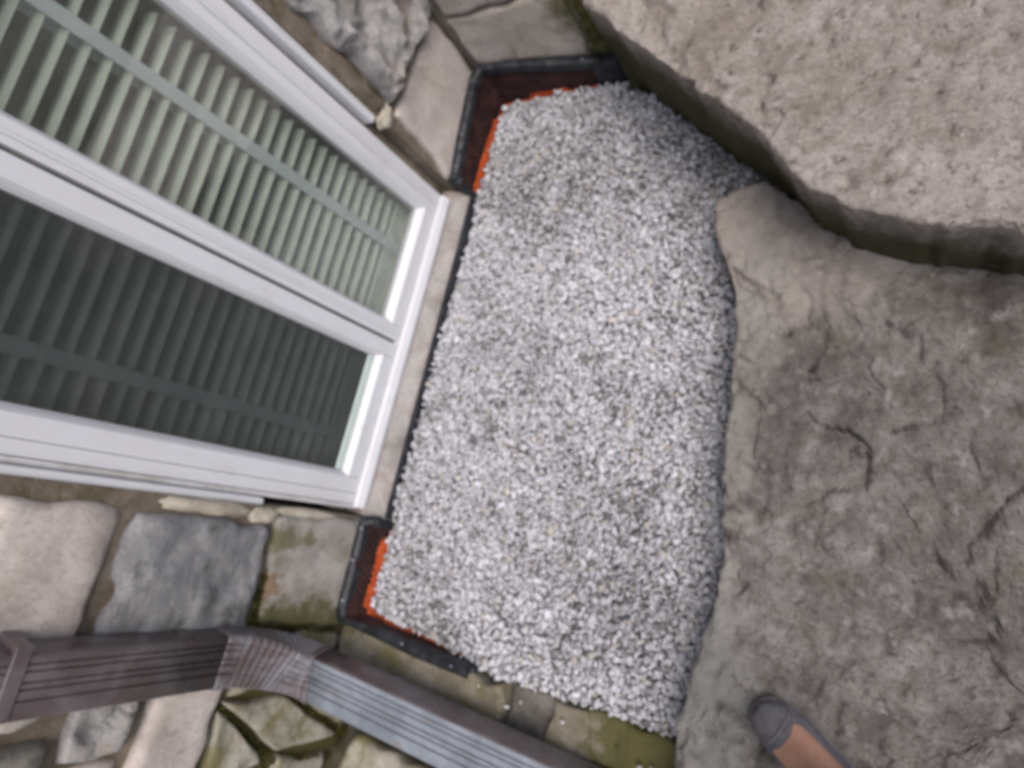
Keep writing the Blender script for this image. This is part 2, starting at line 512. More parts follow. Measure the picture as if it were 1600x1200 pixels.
def quadmap_top(c00, c10, c11, c01, Z):
    """corners (X, Y); the face looks up"""
    def P(u, v, d):
        x = (1 - u) * (1 - v) * c00[0] + u * (1 - v) * c10[0] + u * v * c11[0] + (1 - u) * v * c01[0]
        y = (1 - u) * (1 - v) * c00[1] + u * (1 - v) * c10[1] + u * v * c11[1] + (1 - u) * v * c01[1]
        return (x, y, Z + d)
    return P


def span(q):
    w = math.hypot(q[1][0] - q[0][0], q[1][1] - q[0][1])
    h = math.hypot(q[3][0] - q[0][0], q[3][1] - q[0][1])
    return w, h


# ------------------------------------------------------------------ ground
bm = bmesh.new()
bmesh.ops.create_grid(bm, x_segments=40, y_segments=40, size=60)
for v in bm.verts: v.co.z = -0.10
ground = link('ground', bm_mesh(bm), M['soil'])
tag(ground, 'dark damp soil and moss around the house', kind='structure')

bm = bmesh.new()
bmesh.ops.create_grid(bm, x_segments=30, y_segments=50, size=1)
for v in bm.verts:
    v.co = Vector((-0.75 + v.co.x * 0.72, 0.5 + v.co.y * 1.04, -0.032))
    v.co.z += 0.008 * frac(v.co, 6, 3)
soil = link('grit_bed', bm_mesh(bm, True), M['grit'])
tag(soil, 'grey grit under the white gravel', kind='structure')

# ------------------------------------------------------------------ the house wall
XW = -1.43           # stone face
house = thing('stone_house', 'stone house wall of mixed grey and tan blocks around the white window', 'house', (-1.6, 0.4, -0.1))
bm = bmesh.new()
XM = -1.452          # mortar face, behind the stone faces
O0, O1, OT = -0.205, 1.052, 1.62     # window opening
add_box(bm, -1.85, XM, -7.0, O0, -0.3, 5.0)
add_box(bm, -1.85, XM, O1, 8.0, -0.3, 5.0)
add_box(bm, -1.85, XM, O0, O1, OT, 5.0)
add_box(bm, -1.85, XM - 0.05, O0, O1, -0.3, -0.02)
link('wall', bm_mesh(bm), M['mortar'], house)

blocks = [  # quad (Y, z), face X, material, n, amp, edge, rr, pits
    (((-0.565, 0.045), (-0.212, 0.05), (-0.225, 0.415), (-0.54, 0.368)), XW, 'jamb_stone_moss', (30, 30), 0.006, 0.010, 0.020, 0),
    (((-0.60, 0.405), (-0.25, 0.43), (-0.245, 0.80), (-0.60, 0.79)), XW + .012, 'grey_block', (34, 30), 0.014, 0.016, 0.03, 0.010),
    (((1.062, 0.115), (1.494, 0.10), (1.494, 0.405), (1.092, 0.425)), XW, 'tan_stone', (30, 26), 0.005, 0.012, 0.018, 0),
    (((1.110, 0.455), (1.494, 0.425), (1.494, 0.93), (1.125, 0.93)), XW + .045, 'grey_rough', (46, 56), 0.030, 0.022, 0.03, 0.022),
    (((1.105, 0.95), (1.494, 0.95), (1.494, 1.35), (1.10, 1.33)), XW + .02, 'grey_rough', (24, 24), 0.02, 0.015, 0.03, 0.012),
    (((1.07, -0.2), (1.494, -0.2), (1.494, 0.085), (1.062, 0.10)), XW, 'tan_stone', (14, 14), 0.005, 0.008, 0.012, 0),
    (((-0.735, 0.03), (-0.585, 0.03), (-0.56, 0.36), (-0.735, 0.385)), XW, 'mossy_rubble', (18, 24), 0.008, 0.012, 0.02, 0),
    (((-0.93, -0.09), (-0.755, 0.20), (-0.748, 0.40), (-0.925, 0.165)), XW + .004, 'mossy_rubble', (20, 20), 0.006, 0.012, 0.018, 0),
    (((-0.945, 0.20), (-0.815, 0.345), (-0.76, 0.415), (-0.965, 0.40)), XW + .004, 'mossy_rubble', (20, 20), 0.008, 0.012, 0.018, 0),
    (((-1.20, -0.06), (-0.985, -0.05), (-0.945, 0.155), (-1.20, 0.19)), XW + .004, 'mossy_rubble', (20, 18), 0.008, 0.012, 0.018, 0),
    (((-1.20, 0.21), (-0.965, 0.185), (-0.985, 0.41), (-1.20, 0.41)), XW, 'mossy_rubble', (18, 18), 0.008, 0.012, 0.018, 0),
    (((-0.915, -0.12), (-0.745, -0.12), (-0.745, 0.0), (-0.76, 0.17)), XW, 'mossy_rubble', (12, 12), 0.008, 0.008, 0.015, 0),
]
# irregular rubble courses on the rest of the wall in view
r2 = random.Random(5)
def course(y0, y1, z0, z1, wmin=0.20, wmax=0.42):
    y = y0
    while y < y1 - 0.02:
        w = r2.uniform(wmin, wmax)
        if y + w > y1 - 0.12: w = y1 - y
        j = lambda: r2.uniform(-0.012, 0.012)
        g = 0.012
        q = ((y + g + j(), z0 + g + j()), (y + w - g + j(), z0 + g + j()), (y + w - g + j(), z1 - g + j()), (y + g + j(), z1 - g + j()))
        mk = r2.choice(['rubble', 'rubble', 'grey_block', 'tan_stone', 'grey_rough'])
        blocks.append((q, XW + r2.uniform(-0.006, 0.02), mk, (16, 14), r2.uniform(0.008, 0.016), 0.014, 0.022, 0.004))
        y += w
for (y0, y1, z0, z1) in ((-2.3, -0.63, 0.42, 0.63), (-2.3, -0.63, 0.63, 0.80), (-2.3, -0.235, 0.82, 1.06), (-2.3, -0.235, 1.06, 1.34),
                         (-2.3, -0.235, 1.34, 1.60), (-2.3, 2.0, 1.63, 1.95), (1.075, 2.0, 1.36, 1.62),
                         (-2.3, -1.21, -0.1, 0.16), (-2.3, -1.21, 0.16, 0.41)):
    course(y0, y1, z0, z1)
for i, (q, X, mk, n, amp, edge, rr, pits) in enumerate(blocks):
    w, h = span(q)
    me = rough_block(quadmap_wall(*q, X), w, h, n, amp, edge, rr, i * 3.7 + 1, 0.10, 9 if pits < 0.015 else 7, pits, {'grey_rough': 0.016, 'grey_block': 0.008, 'rubble': 0.005, 'mossy_rubble': 0.005}.get(mk, 0.0))
    link('stone', me, M[mk], house)

# lumps of cream mortar squeezed out beside the frame
def lump(c, s, m, parent, seed, name='mortar_lump', sub=3):
    bm = bmesh.new()
    bmesh.ops.create_icosphere(bm, subdivisions=sub, radius=1)
    for v in bm.verts:
        f = 1 + 0.35 * frac(v.co + Vector((seed, 0, 0)), 1.6, 4)
        v.co = Vector((c[0] + v.co.x * s[0] * f, c[1] + v.co.y * s[1] * f, c[2] + v.co.z * s[2] * f))
    return link(name, bm_mesh(bm, True), m, parent)
lump((-1.455, 1.068, 0.452), (0.022, 0.042, 0.030), M['cream_mortar'], house, 1)
lump((-1.448, -0.232, 0.452), (0.016, 0.024, 0.045), M['cream_mortar'], house, 4)
lump((-1.45, -0.214, 0.30), (0.012, 0.016, 0.14), M['cream_mortar'], house, 6)
lump((-1.45, -0.225, 0.62), (0.016, 0.022, 0.12), M['cream_mortar'], house, 8)
lump((-1.452, 1.09, 0.60), (0.02, 0.035, 0.13), M['mortar'], house, 9)

# sill: sloping concrete
def prism(profile, y0, y1, ny=24, amp=0.0):
    """profile: list of (x, z); swept along Y"""
    verts, faces = [], []
    m = len(profile)
    for j in range(ny + 1):
        y = y0 + (y1 - y0) * j / ny
        for (x, z) in profile:
            p = Vector((x, y, z))
            if amp:
                p.x += amp * frac(p, 12, 4); p.z += amp * frac(p + Vector((3, 3, 3)), 12, 4)
            verts.append(p)
    for j in range(ny):
        for i in range(m):
            a, b = j * m + i, j * m + (i + 1) % m
            faces.append((a, b, b + m, a + m))
    faces.append(tuple(range(m - 1, -1, -1)))
    faces.append(tuple(ny * m + i for i in range(m)))
    me = mesh_from(verts, faces)
    bm = bmesh.new(); bm.from_mesh(me)
    bmesh.ops.recalc_face_normals(bm, faces=bm.faces)
    bm.to_mesh(me); bm.free()
    return me

sill_me = prism([(-1.60, 0.052), (-1.475, 0.050), (-1.440, 0.036), (-1.412, 0.020), (-1.404, 0.010), (-1.402, -0.02), (-1.402, -0.15), (-1.60, -0.15)],
                -0.200, 1.048, 60, 0.002)
link('sill', sill_me, M['sill'], house)

# ---- window: frame (part), with sashes, beads, panes, screen, trims as sub-parts
def bars(bs, bev=0.003):
    bm = bmesh.new()
    for b in bs: add_box(bm, *b, bev=bev)
    return bm_mesh(bm)

WZ0, WZ1 = 0.056, 1.60
FY0, FY1 = -0.170, 1.014
frame_me = bars([
    (-1.560, -1.490, FY1 - 0.036, FY1, WZ0, WZ1), (-1.560, -1.490, FY0, FY0 + 0.036, WZ0, WZ1),
    (-1.560, -1.488, FY0 + 0.037, FY1 - 0.037, WZ0, WZ0 + 0.036), (-1.560, -1.488, FY0 + 0.037, FY1 - 0.037, WZ1 - 0.04, WZ1),
])
window = link('window', frame_me, M['upvc'], house)
link('lip', prism([(-1.487, 0.0865), (-1.474, 0.092), (-1.468, 0.0885), (-1.458, 0.066), (-1.458, 0.054), (-1.487, 0.054)], -0.178, 1.004, 4), M['upvc'], window)

def sash(y0, y1, z0, z1, xf):
    w = 0.052
    me = bars([(xf - 0.055, xf, y0, y0 + w, z0, z1), (xf - 0.055, xf, y1 - w, y1, z0, z1),
               (xf - 0.055, xf, y0 + w + .001, y1 - w - .001, z0, z0 + 0.050), (xf - 0.055, xf, y0 + w + .001, y1 - w - .001, z1 - w, z1)])
    return me, (y0 + w, y1 - w, z0 + 0.050, z1 - w)

def glazing(y0, y1, z0, z1, xf, meeting=0):
    me, g = sash(y0, y1, z0, z1, xf)
    s = link('sash', me, M['upvc'], window)
    gy0, gy1, gz0, gz1 = g
    b = 0.015
    def bead(prof_yz):
        pass
    # sloping glazing beads, one ring
    verts, faces = [], []
    for (ins, x) in ((0.0, xf - 0.004), (b * 0.4, xf - 0.010), (b, xf - 0.026), (b, xf - 0.05), (0.0, xf - 0.05)):
        verts += [(x, gy0 + ins, gz0 + ins), (x, gy1 - ins, gz0 + ins), (x, gy1 - ins, gz1 - ins), (x, gy0 + ins, gz1 - ins)]
    R_ = 5
    for r in range(R_):
        for q in range(4):
            a, c = r * 4 + q, r * 4 + (q + 1) % 4
            d, e = ((r + 1) % R_) * 4 + (q + 1) % 4, ((r + 1) % R_) * 4 + q
            faces.append((a, c, d, e))
    me = mesh_from(verts, faces)
    bm = bmesh.new(); bm.from_mesh(me); bmesh.ops.recalc_face_normals(bm, faces=bm.faces); bm.to_mesh(me); bm.free()
    link('glazing_bead', me, M['upvc'], window)
    gi = b + 0.0005
    box = (xf - 0.036, xf - 0.030, gy0 + gi - .004, gy1 - gi + .004, gz0 + gi - .004, gz1 - gi + .004)
    bm = bmesh.new(); add_box(bm, *box)
    link('pane', bm_mesh(bm), M['glass'], window)
    return gy0 + b, gy1 - b, gz0 + b, gz1 - b

g1 = glazing(0.418, 0.978, WZ0 + 0.037, WZ1 - 0.041, -1.486)
g2 = glazing(-0.133, 0.406, WZ0 + 0.037, WZ1 - 0.041, -1.486)
# dark gasket in the gap between the sashes
link('gasket', bars([(-1.54, -1.506, 0.4055, 0.4185, WZ0 + 0.04, WZ1 - 0.045)], 0.001), M['gasket'], window)
# fine line along the upper sash
link('drip_strip', bars([(-1.4858, -1.480, 0.436, 0.446, WZ0 + 0.05, WZ1 - 0.05)], 0.002), M['upvc'], window)
link('drip_strip', bars([(-1.4858, -1.480, 0.957, 0.965, WZ0 + 0.05, WZ1 - 0.05)], 0.002), M['upvc'], window)
# white rails on the jambs, cut off above the sill
link('jamb_trim', bars([(-1.56, -1.462, 1.028, 1.078, 0.478, 1.60)], 0.006), M['upvc'], window)
link('jamb_trim', bars([(-1.56, -1.462, -0.226, -0.186, 0.452, 1.60)], 0.005), M['upvc'], window)
link('jamb_strip', bars([(-1.56, -1.488, -0.1845, -0.1715, 0.06, 1.60)], 0.001), M['upvc_dirty'], window)
link('jamb_strip', bars([(-1.56, -1.505, 1.0155, 1.0465, 0.06, 1.60)], 0.001), M['mortar'], window)

# insect screen in the lower sash: woven threads over the glass, held off the bottom edge
sy0, sy1, sz0, sz1 = g2
sz0s = sz0 + 0.030
verts, faces = [], []
def thread(a, b, wv):
    i = len(verts)
    verts.extend([a, b, (b[0], b[1] + wv[1], b[2] + wv[2]), (a[0], a[1] + wv[1], a[2] + wv[2])])
    faces.append((i, i + 1, i + 2, i + 3))
y = sy0
while y < sy1:
    thread((-1.5105, y, sz0s), (-1.5105, y, sz1), (0, 0.00095, 0)); y += 0.0024
z = sz0s
while z < sz1:
    thread((-1.5100, sy0, z), (-1.5100, sy1, z), (0, 0, 0.00095)); z += 0.0024
scr = link('insect_screen', mesh_from(verts, faces), M['screen'], window)
link('screen_rail', bars([(-1.5135, -1.5065, sy0 + .001, sy1 - .001, sz0 + 0.002, sz0 + 0.029)], 0.002), M['bead'], window)

# room behind the window
bm = bmesh.new()
add_box(bm, -4.0, -1.86, -1.2, 2.2, -0.6, 2.2)
bmesh.ops.delete(bm, geom=[f for f in bm.faces if f.normal.x > 0.9], context='FACES')
bmesh.ops.reverse_faces(bm, faces=bm.faces)
me = bpy.data.meshes.new('m'); bm.to_mesh(me); bm.free()
room = link('room', me, M['room'])
tag(room, 'dim room seen through the blinds', kind='structure')
link('window_board', bars([(-1.95, -1.563, O0 + .002, O1 - .002, 0.03, 0.105)], 0.004), M['slat'], house)

# ---- venetian blinds
def slat_mesh(y0, y1):
    nx = 6
    verts, faces = [], []
    L = 0.050
    for j in (0, 1):
        yy = (y0, y1)[j]
        for s in (0, 1):
            for i in range(nx + 1):
                t = i / nx - 0.5
                verts.append((t * L, yy, 0.004 * (1 - 4 * t * t) + (0.0022 if s else 0)))
    m = nx + 1
    for s in (0, 1):
        for i in range(nx):
            a = s * m + i
            faces.append((a, a + 1, a + 1 + 2 * m, a + 2 * m) if s else (a + 1, a, a + 2 * m, a + 1 + 2 * m))
    for i in (0, nx):
        a, b = i, m + i
        faces.append((a, b, b + 2 * m, a + 2 * m))
    for j in (0, 1):
        o = j * 2 * m
        faces.append(tuple([o + i for i in range(m)] + [o + m + i for i in range(m - 1, -1, -1)]))
    me = mesh_from(verts, faces)
    bm = bmesh.new(); bm.from_mesh(me); bmesh.ops.recalc_face_normals(bm, faces=bm.faces); bm.to_mesh(me); bm.free()
    return me

def blind(y0, y1, tapes, label, n_slats=35):
    root = thing('venetian_blind', label, 'blind', (-1.615, (y0 + y1) / 2, 0.105), 'blinds behind the window')
    cy = (y0 + y1) / 2
    me = slat_mesh(y0 - cy, y1 - cy)
    me.materials.append(M['slat'])
    for i in range(n_slats):
        o = bpy.data.objects.new('slat', me)
        o.parent = root
        o.location = (0, 0, 0.029 + 0.0085 * i if i < 6 else 0.105 + 0.0455 * (i - 6))
        o.rotation_euler = (0, math.radians((3 if i < 6 else 14) + r2.uniform(-2.0, 2.0)), 0)
        COL.objects.link(o)
    link('bottom_rail', bars([(-1.642, -1.588, y0, y1, 0.107, 0.128)], 0.003), M['slat'], root)
    link('headrail', bars([(-1.645, -1.585, y0, y1, 1.54, 1.60)], 0.003), M['slat'], root)
    for ty in tapes:
        link('tape', bars([(-1.5865, -1.5845, ty - 0.019, ty + 0.019, 0.12, 1.54)], 0), M['tape'], root)
        link('tape', bars([(-1.6465, -1.6445, ty - 0.019, ty + 0.019, 0.12, 1.54)], 0), M['tape'], root)
    return root
blind(0.425, 0.925, (0.765,), 'bright pale green slatted blind behind the clear upper window pane')
blind(-0.125, 0.395, (0.05,), 'dim slatted blind behind the dark meshed lower window pane')

# ------------------------------------------------------------------ end wall of the light well
ew = thing('end_wall', 'low tan stone wall closing the far end of the gravel bed', 'wall', (-1.15, 1.7, -0.1))
bm = bmesh.new()
add_box(bm, -1.448, -0.62, 1.525, 2.4, -0.3, 0.98)
link('core', bm_mesh(bm), M['pale_mortar'], ew)
eb = [(((-1.405, -0.15), (-0.985, -0.15), (-0.965, 0.345), (-1.410, 0.360)), 'end_stone'),
      (((-1.40, 0.375), (-1.06, 0.365), (-1.05, 0.78), (-1.40, 0.78)), 'end_stone'),
      (((-1.035, 0.36), (-0.66, 0.355), (-0.66, 0.76), (-1.03, 0.77)), 'end_stone'),
      (((-0.965, -0.15), (-0.70, -0.15), (-0.70, 0.33), (-0.945, 0.325)), 'kerb_moss'),
      (((-1.40, 0.80), (-0.98, 0.80), (-0.98, 1.0), (-1.40, 1.0)), 'end_stone'),
      (((-0.96, 0.79), (-0.64, 0.78), (-0.64, 1.0), (-0.96, 1.0)), 'end_stone')]
for i, (q, mk) in enumerate(eb):
    w, h = span(q)
    link('stone', rough_block(quadmap_end(*q, 1.506), w, h, (30, 30), 0.008, 0.010, 0.010, 40 + i, 0.06, 8), M[mk], ew)

# ------------------------------------------------------------------ rocks
def smooth_loop(pts, n):
    P = [Vector(p) for p in pts]
    m = len(P)
    out = []
    per = []
    for i in range(m):
        per.append((P[(i + 1) % m] - P[i]).length)
    tot = sum(per)
    for i in range(m):
        p0, p1, p2, p3 = P[i - 1], P[i], P[(i + 1) % m], P[(i + 2) % m]
        cnt = max(2, int(round(n * per[i] / tot)))
        for kk in range(cnt):
            t = kk / cnt
            # centripetal-ish catmull rom with low tension
            a = 0.5 * ((2 * p1) + (-p0 + p2) * t + (2 * p0 - 5 * p1 + 4 * p2 - p3) * t * t + (-p0 + 3 * p1 - 3 * p2 + p3) * t ** 3)
            b = p1.lerp(p2, t)
            out.append(b.lerp(a, 0.6))
    return out

def rock(outline, centre, ztop, zbot, n, rings, bev, foot, amp, fs, cracks=(), tilt=(0, 0), facet=0.0, fct=0.008):
    """outline = top rim (x, y); foot = how far the base stands out (+) or is undercut (-)"""
    loop = smooth_loop([(x, y, 0) for x, y in outline], n)
    for p in loop:
        ch = 0.006 * facets(p, 11, 2.0) + 0.006 * noise.noise(p * 9 + Vector((4, 1, 0))) + 0.004 * noise.noise(p * 24) + 0.0025 * noise.noise(p * 55)
        d0 = p - Vector((centre[0], centre[1], 0))
        p += d0.normalized() * ch
    def relief(q):
        big = facet * (noise.noise(q * 3.1) + 0.7 * (abs(noise.noise(q * 7)) - 0.2) - 0.5 * (abs(noise.noise(q * 15 + Vector((7, 2, 5)))) - 0.2))
        pit = -0.8 * amp * max(0.0, noise.noise(q * 31 + Vector((3, 3, 3))) - 0.12) * 2
        cell = noise.voronoi(q * 13)[0]
        fc = fct * facets(q, 5.5, 1.0) + 0.5 * fct * facets(q, 14, 3.0) + 0.22 * fct * facets(q, 34, 5.0)
        return 0.7 * big + amp * frac(q, fs, 6) + pit + 0.2 * amp * (cell[1] - cell[0]) + fc
    N = len(loop)
    c = Vector((centre[0], centre[1], 0))
    # outward normals
    nor = []
    for i in range(N):
        t = loop[(i + 2) % N] - loop[i - 2]
        nn = Vector((t.y, -t.x, 0)).normalized()
        if nn.dot(loop[i] - c) < 0: nn = -nn
        nor.append(nn)
    verts = []
    def height(x, y): return ztop + tilt[0] * (x - c.x) + tilt[1] * (y - c.y)
    S, B = 14, 6
    rows = []
    for s in range(S):                    # side
        t = s / S
        row = []
        for i in range(N):
            p = loop[i] + nor[i] * (foot * (1 - t))
            z = zbot + (height(loop[i].x, loop[i].y) - bev - zbot) * t
            q = Vector((p.x, p.y, z))
            d = relief(q)
            q += nor[i] * d * (0.4 + 0.6 * (1 - t)) + Vector((0, 0, 1)) * d * 0.3 * t
            row.append(q)
        rows.append(row)
    for b in range(B):                    # rounded rim
        a = (b / (B - 1)) * math.pi / 2
        row = []
        for i in range(N):
            inn = bev * (1 - math.cos(a))
            p = loop[i] - nor[i] * inn
            z = height(p.x, p.y) - bev + bev * math.sin(a)
            q = Vector((p.x, p.y, z))
            d = relief(q)
            q += (nor[i] * math.cos(a) * 0.4 + Vector((0, 0, 1)) * (0.3 + 0.7 * math.sin(a))) * d
            row.append(q)
        rows.append(row)
    for r in range(1, rings + 1):         # top
        t = 1 - (r / rings) ** 1.25 * 0.985
        row = []
        for i in range(N):
            p = loop[i] - nor[i] * bev
            p = c + (p - c) * t
            z = height(p.x, p.y)
            q = Vector((p.x, p.y, z))
            d = relief(q)
            for (poly, wd, dp) in cracks:
                best = 9
                for (a0, b0) in zip(poly[:-1], poly[1:]):
                    A, Bv = Vector((*a0, 0)), Vector((*b0, 0))
                    ab = Bv - A
                    tt = max(0, min(1, (Vector((q.x, q.y, 0)) - A).dot(ab) / ab.dot(ab)))
                    best = min(best, (Vector((q.x, q.y, 0)) - (A + ab * tt)).length)
                best += 0.45 * wd * noise.noise(q * 60)
                if best < wd:
                    d -= dp * (1 - (best / wd) ** 2)
            q.z += d
            row.append(q)
        rows.append(row)
    for row in rows: verts.extend(row)
    faces = []
    for r in range(len(rows) - 1):
        for i in range(N):
            a, b = r * N + i, r * N + (i + 1) % N
            faces.append((a, b, b + N, a + N))
    last = (len(rows) - 1) * N
    faces.append(tuple(last + i for i in range(N)))
    faces.append(tuple(range(N - 1, -1, -1)))
    me = mesh_from(verts, faces, True)
    bm = bmesh.new(); bm.from_mesh(me); bmesh.ops.recalc_face_normals(bm, faces=bm.faces); bm.to_mesh(me); bm.free()
    return me

b_out = [(-0.905, 1.485), (-0.80, 1.40), (-0.705, 1.302), (-0.60, 1.205), (-0.501, 1.112), (-0.41, 1.03), (-0.321, 0.951), (-0.205, 0.800),
         (-0.12, 0.74), (0.02, 0.685), (0.20, 0.66), (0.45, 0.60), (0.8, 0.66), (1.15, 1.0), (1.25, 1.6), (1.0, 2.3), (0.3, 2.8), (-0.4, 2.75),
         (-0.615, 2.35), (-0.615, 1.90), (-0.72, 1.62), (-0.84, 1.535)]
b_out[-3:] = [(-0.60, 1.95), (-0.70, 1.62), (-0.83, 1.535)]
b_out = [(x * 0.9597, y * 0.9597) for x, y in b_out]
bl = link('boulder', rock(b_out, (0.15, 1.75), 0.36, -0.15, 640, 110, 0.009, -0.060, 0.010, 7,
                          cracks=[([(-0.36, 1.014), (-0.332, 1.023), (-0.295, 1.036)], 0.011, 0.016),
                                  ([(-0.17, 0.93), (-0.12, 1.00), (-0.02, 1.03)], 0.010, 0.012)], facet=0.014),
          M['boulder'], None, (0.15, 1.75, -0.1))
tag(bl, 'broad pale flat-topped boulder with a dark mossy side beside the end wall', 'boulder')

l_out = [(-0.432, 0.80), (-0.438, 0.872), (-0.395, 0.912), (-0.336, 0.925), (-0.27, 0.898), (-0.215, 0.862), (-0.12, 0.785), (0.05, 0.71), (0.25, 0.655),
         (0.55, 0.60), (0.95, 0.5), (1.15, 0.0), (1.0, -0.7), (0.6, -1.05), (0.0, -1.15), (-0.27, -1.05), (-0.302, -0.75), (-0.297, -0.489), (-0.308, -0.429),
         (-0.303, -0.334), (-0.286, -0.192), (-0.279, -0.05), (-0.296, 0.093), (-0.313, 0.292), (-0.329, 0.437), (-0.337, 0.538), (-0.360, 0.63),
         (-0.393, 0.714)]
lg = link('rock_ledge', rock(l_out, (0.28, -0.15), 0.13, -0.15, 700, 110, 0.012, 0.014, 0.010, 8,
                             cracks=[([(-0.37, 0.68), (-0.325, 0.642), (-0.252, 0.605)], 0.014, 0.020),
                                     ([(-0.325, 0.40), (-0.295, 0.365), (-0.248, 0.329)], 0.010, 0.014),
                                     ([(-0.23, -0.335), (-0.19, -0.34), (-0.168, -0.333)], 0.010, 0.016),
                                     ([(-0.24, -0.39), (-0.18, -0.385)], 0.010, 0.012)], facet=0.024, fct=0.013),
          M['ledge'], None, (0.28, -0.15, -0.1))
tag(lg, 'long brown grey rock ledge with pale chipped rim along the gravel', 'rock')

# ------------------------------------------------------------------ kerb at the near end
kb = thing('stone_kerb', 'low mossy stone kerb between the gravel and the downspout', 'kerb', (-0.9, -0.58, -0.1))
kq = [(((-1.43, -0.66), (-0.80, -0.645), (-0.79, -0.520), (-1.43, -0.549)), 0.028, 'kerb_tan'),
      (((-0.795, -0.66), (-0.652, -0.65), (-0.655, -0.515), (-0.785, -0.520)), -0.014, 'kerb_dark'),
      (((-0.648, -0.66), (-0.27, -0.66), (-0.27, -0.470), (-0.655, -0.500)), 0.014, 'kerb_end')]
for i, (q, z, mk) in enumerate(kq):
    w, h = span(q)
    link('stone', rough_block(quadmap_top(*q, z), w, h, (60, 24), 0.016, 0.016, 0.012, 60 + i, 0.16, 9, 0.0, 0.006), M[mk], kb)

# flagstones behind the kerb
for i, (q, lab) in enumerate([
        (((-1.40, -1.10), (-0.96, -1.10), (-0.93, -0.86), (-1.33, -0.875)), 'worn grey flagstone below the downspout, against the house wall'),
        (((-0.93, -1.12), (-0.45, -1.12), (-0.42, -0.83), (-0.90, -0.85)), 'worn grey flagstone under the downspout, away from the wall')]):
    w, h = span(q)
    o = link('flagstone', rough_block(quadmap_top(*q, -0.035), w, h, (22, 16), 0.008, 0.016, 0.02, 80 + i, 0.10, 9, 0.0, 0.005), M['mossy_rubble'], None,
             (q[0][0], q[0][1], -0.1))
    tag(o, lab, 'paving stone', 'flagstones behind the kerb')

# ------------------------------------------------------------------ black drainage sheets with orange lining
def strip_path(path, up, th, name, m, parent, n=1, wob=0.0, seed=0.0):
    """a wall of thickness th standing along a path [(x, y, zlow, zhigh)], leaning outward by up"""
    verts, faces = [], []
    pts = []
    for (a, b) in zip(path[:-1], path[1:]):
        for kk in range(n):
            t = kk / n
            pts.append(tuple(a[i] + (b[i] - a[i]) * t for i in range(4)))
    pts.append(path[-1])
    K = len(pts)
    for i, (x, y, z0, z1) in enumerate(pts):
        p0, p1 = pts[max(0, i - 1)], pts[min(K - 1, i + 1)]
        t = Vector((p1[0] - p0[0], p1[1] - p0[1], 0)).normalized()
        nn = Vector((-t.y, t.x, 0))
        w = wob * frac((x + seed, y, 0), 25, 3)
        for (s, z, u) in ((0, z0, 0), (1, z0, 0), (1, z1, up), (0, z1, up)):
            q = Vector((x, y, 0)) + nn * (s * th + w + u)
            verts.append((q.x, q.y, z + w * 1.5))
    for i in range(K - 1):
        for q in range(4):
            a, b = i * 4 + q, i * 4 + (q + 1) % 4
            faces.append((a, b, b + 4, a + 4))
    faces.append((3, 2, 1, 0)); faces.append(tuple((K - 1) * 4 + q for q in range(4)))
    me = mesh_from(verts, faces)
    bm = bmesh.new(); bm.from_mesh(me); bmesh.ops.recalc_face_normals(bm, faces=bm.faces); bm.to_mesh(me); bm.free()
    return link(name, me, m, parent)

def nail(p, ax, parent):
    bm = bmesh.new()
    r = bmesh.ops.create_cone(bm, segments=10, cap_ends=True, radius1=0.005, radius2=0.0035, depth=0.004)
    rot = Vector((0, 0, 1)).rotation_difference(Vector(ax)).to_matrix()
    for v in bm.verts: v.co = rot @ v.co + Vector(p)
    return link('nail', bm_mesh(bm), M['nail'], parent)

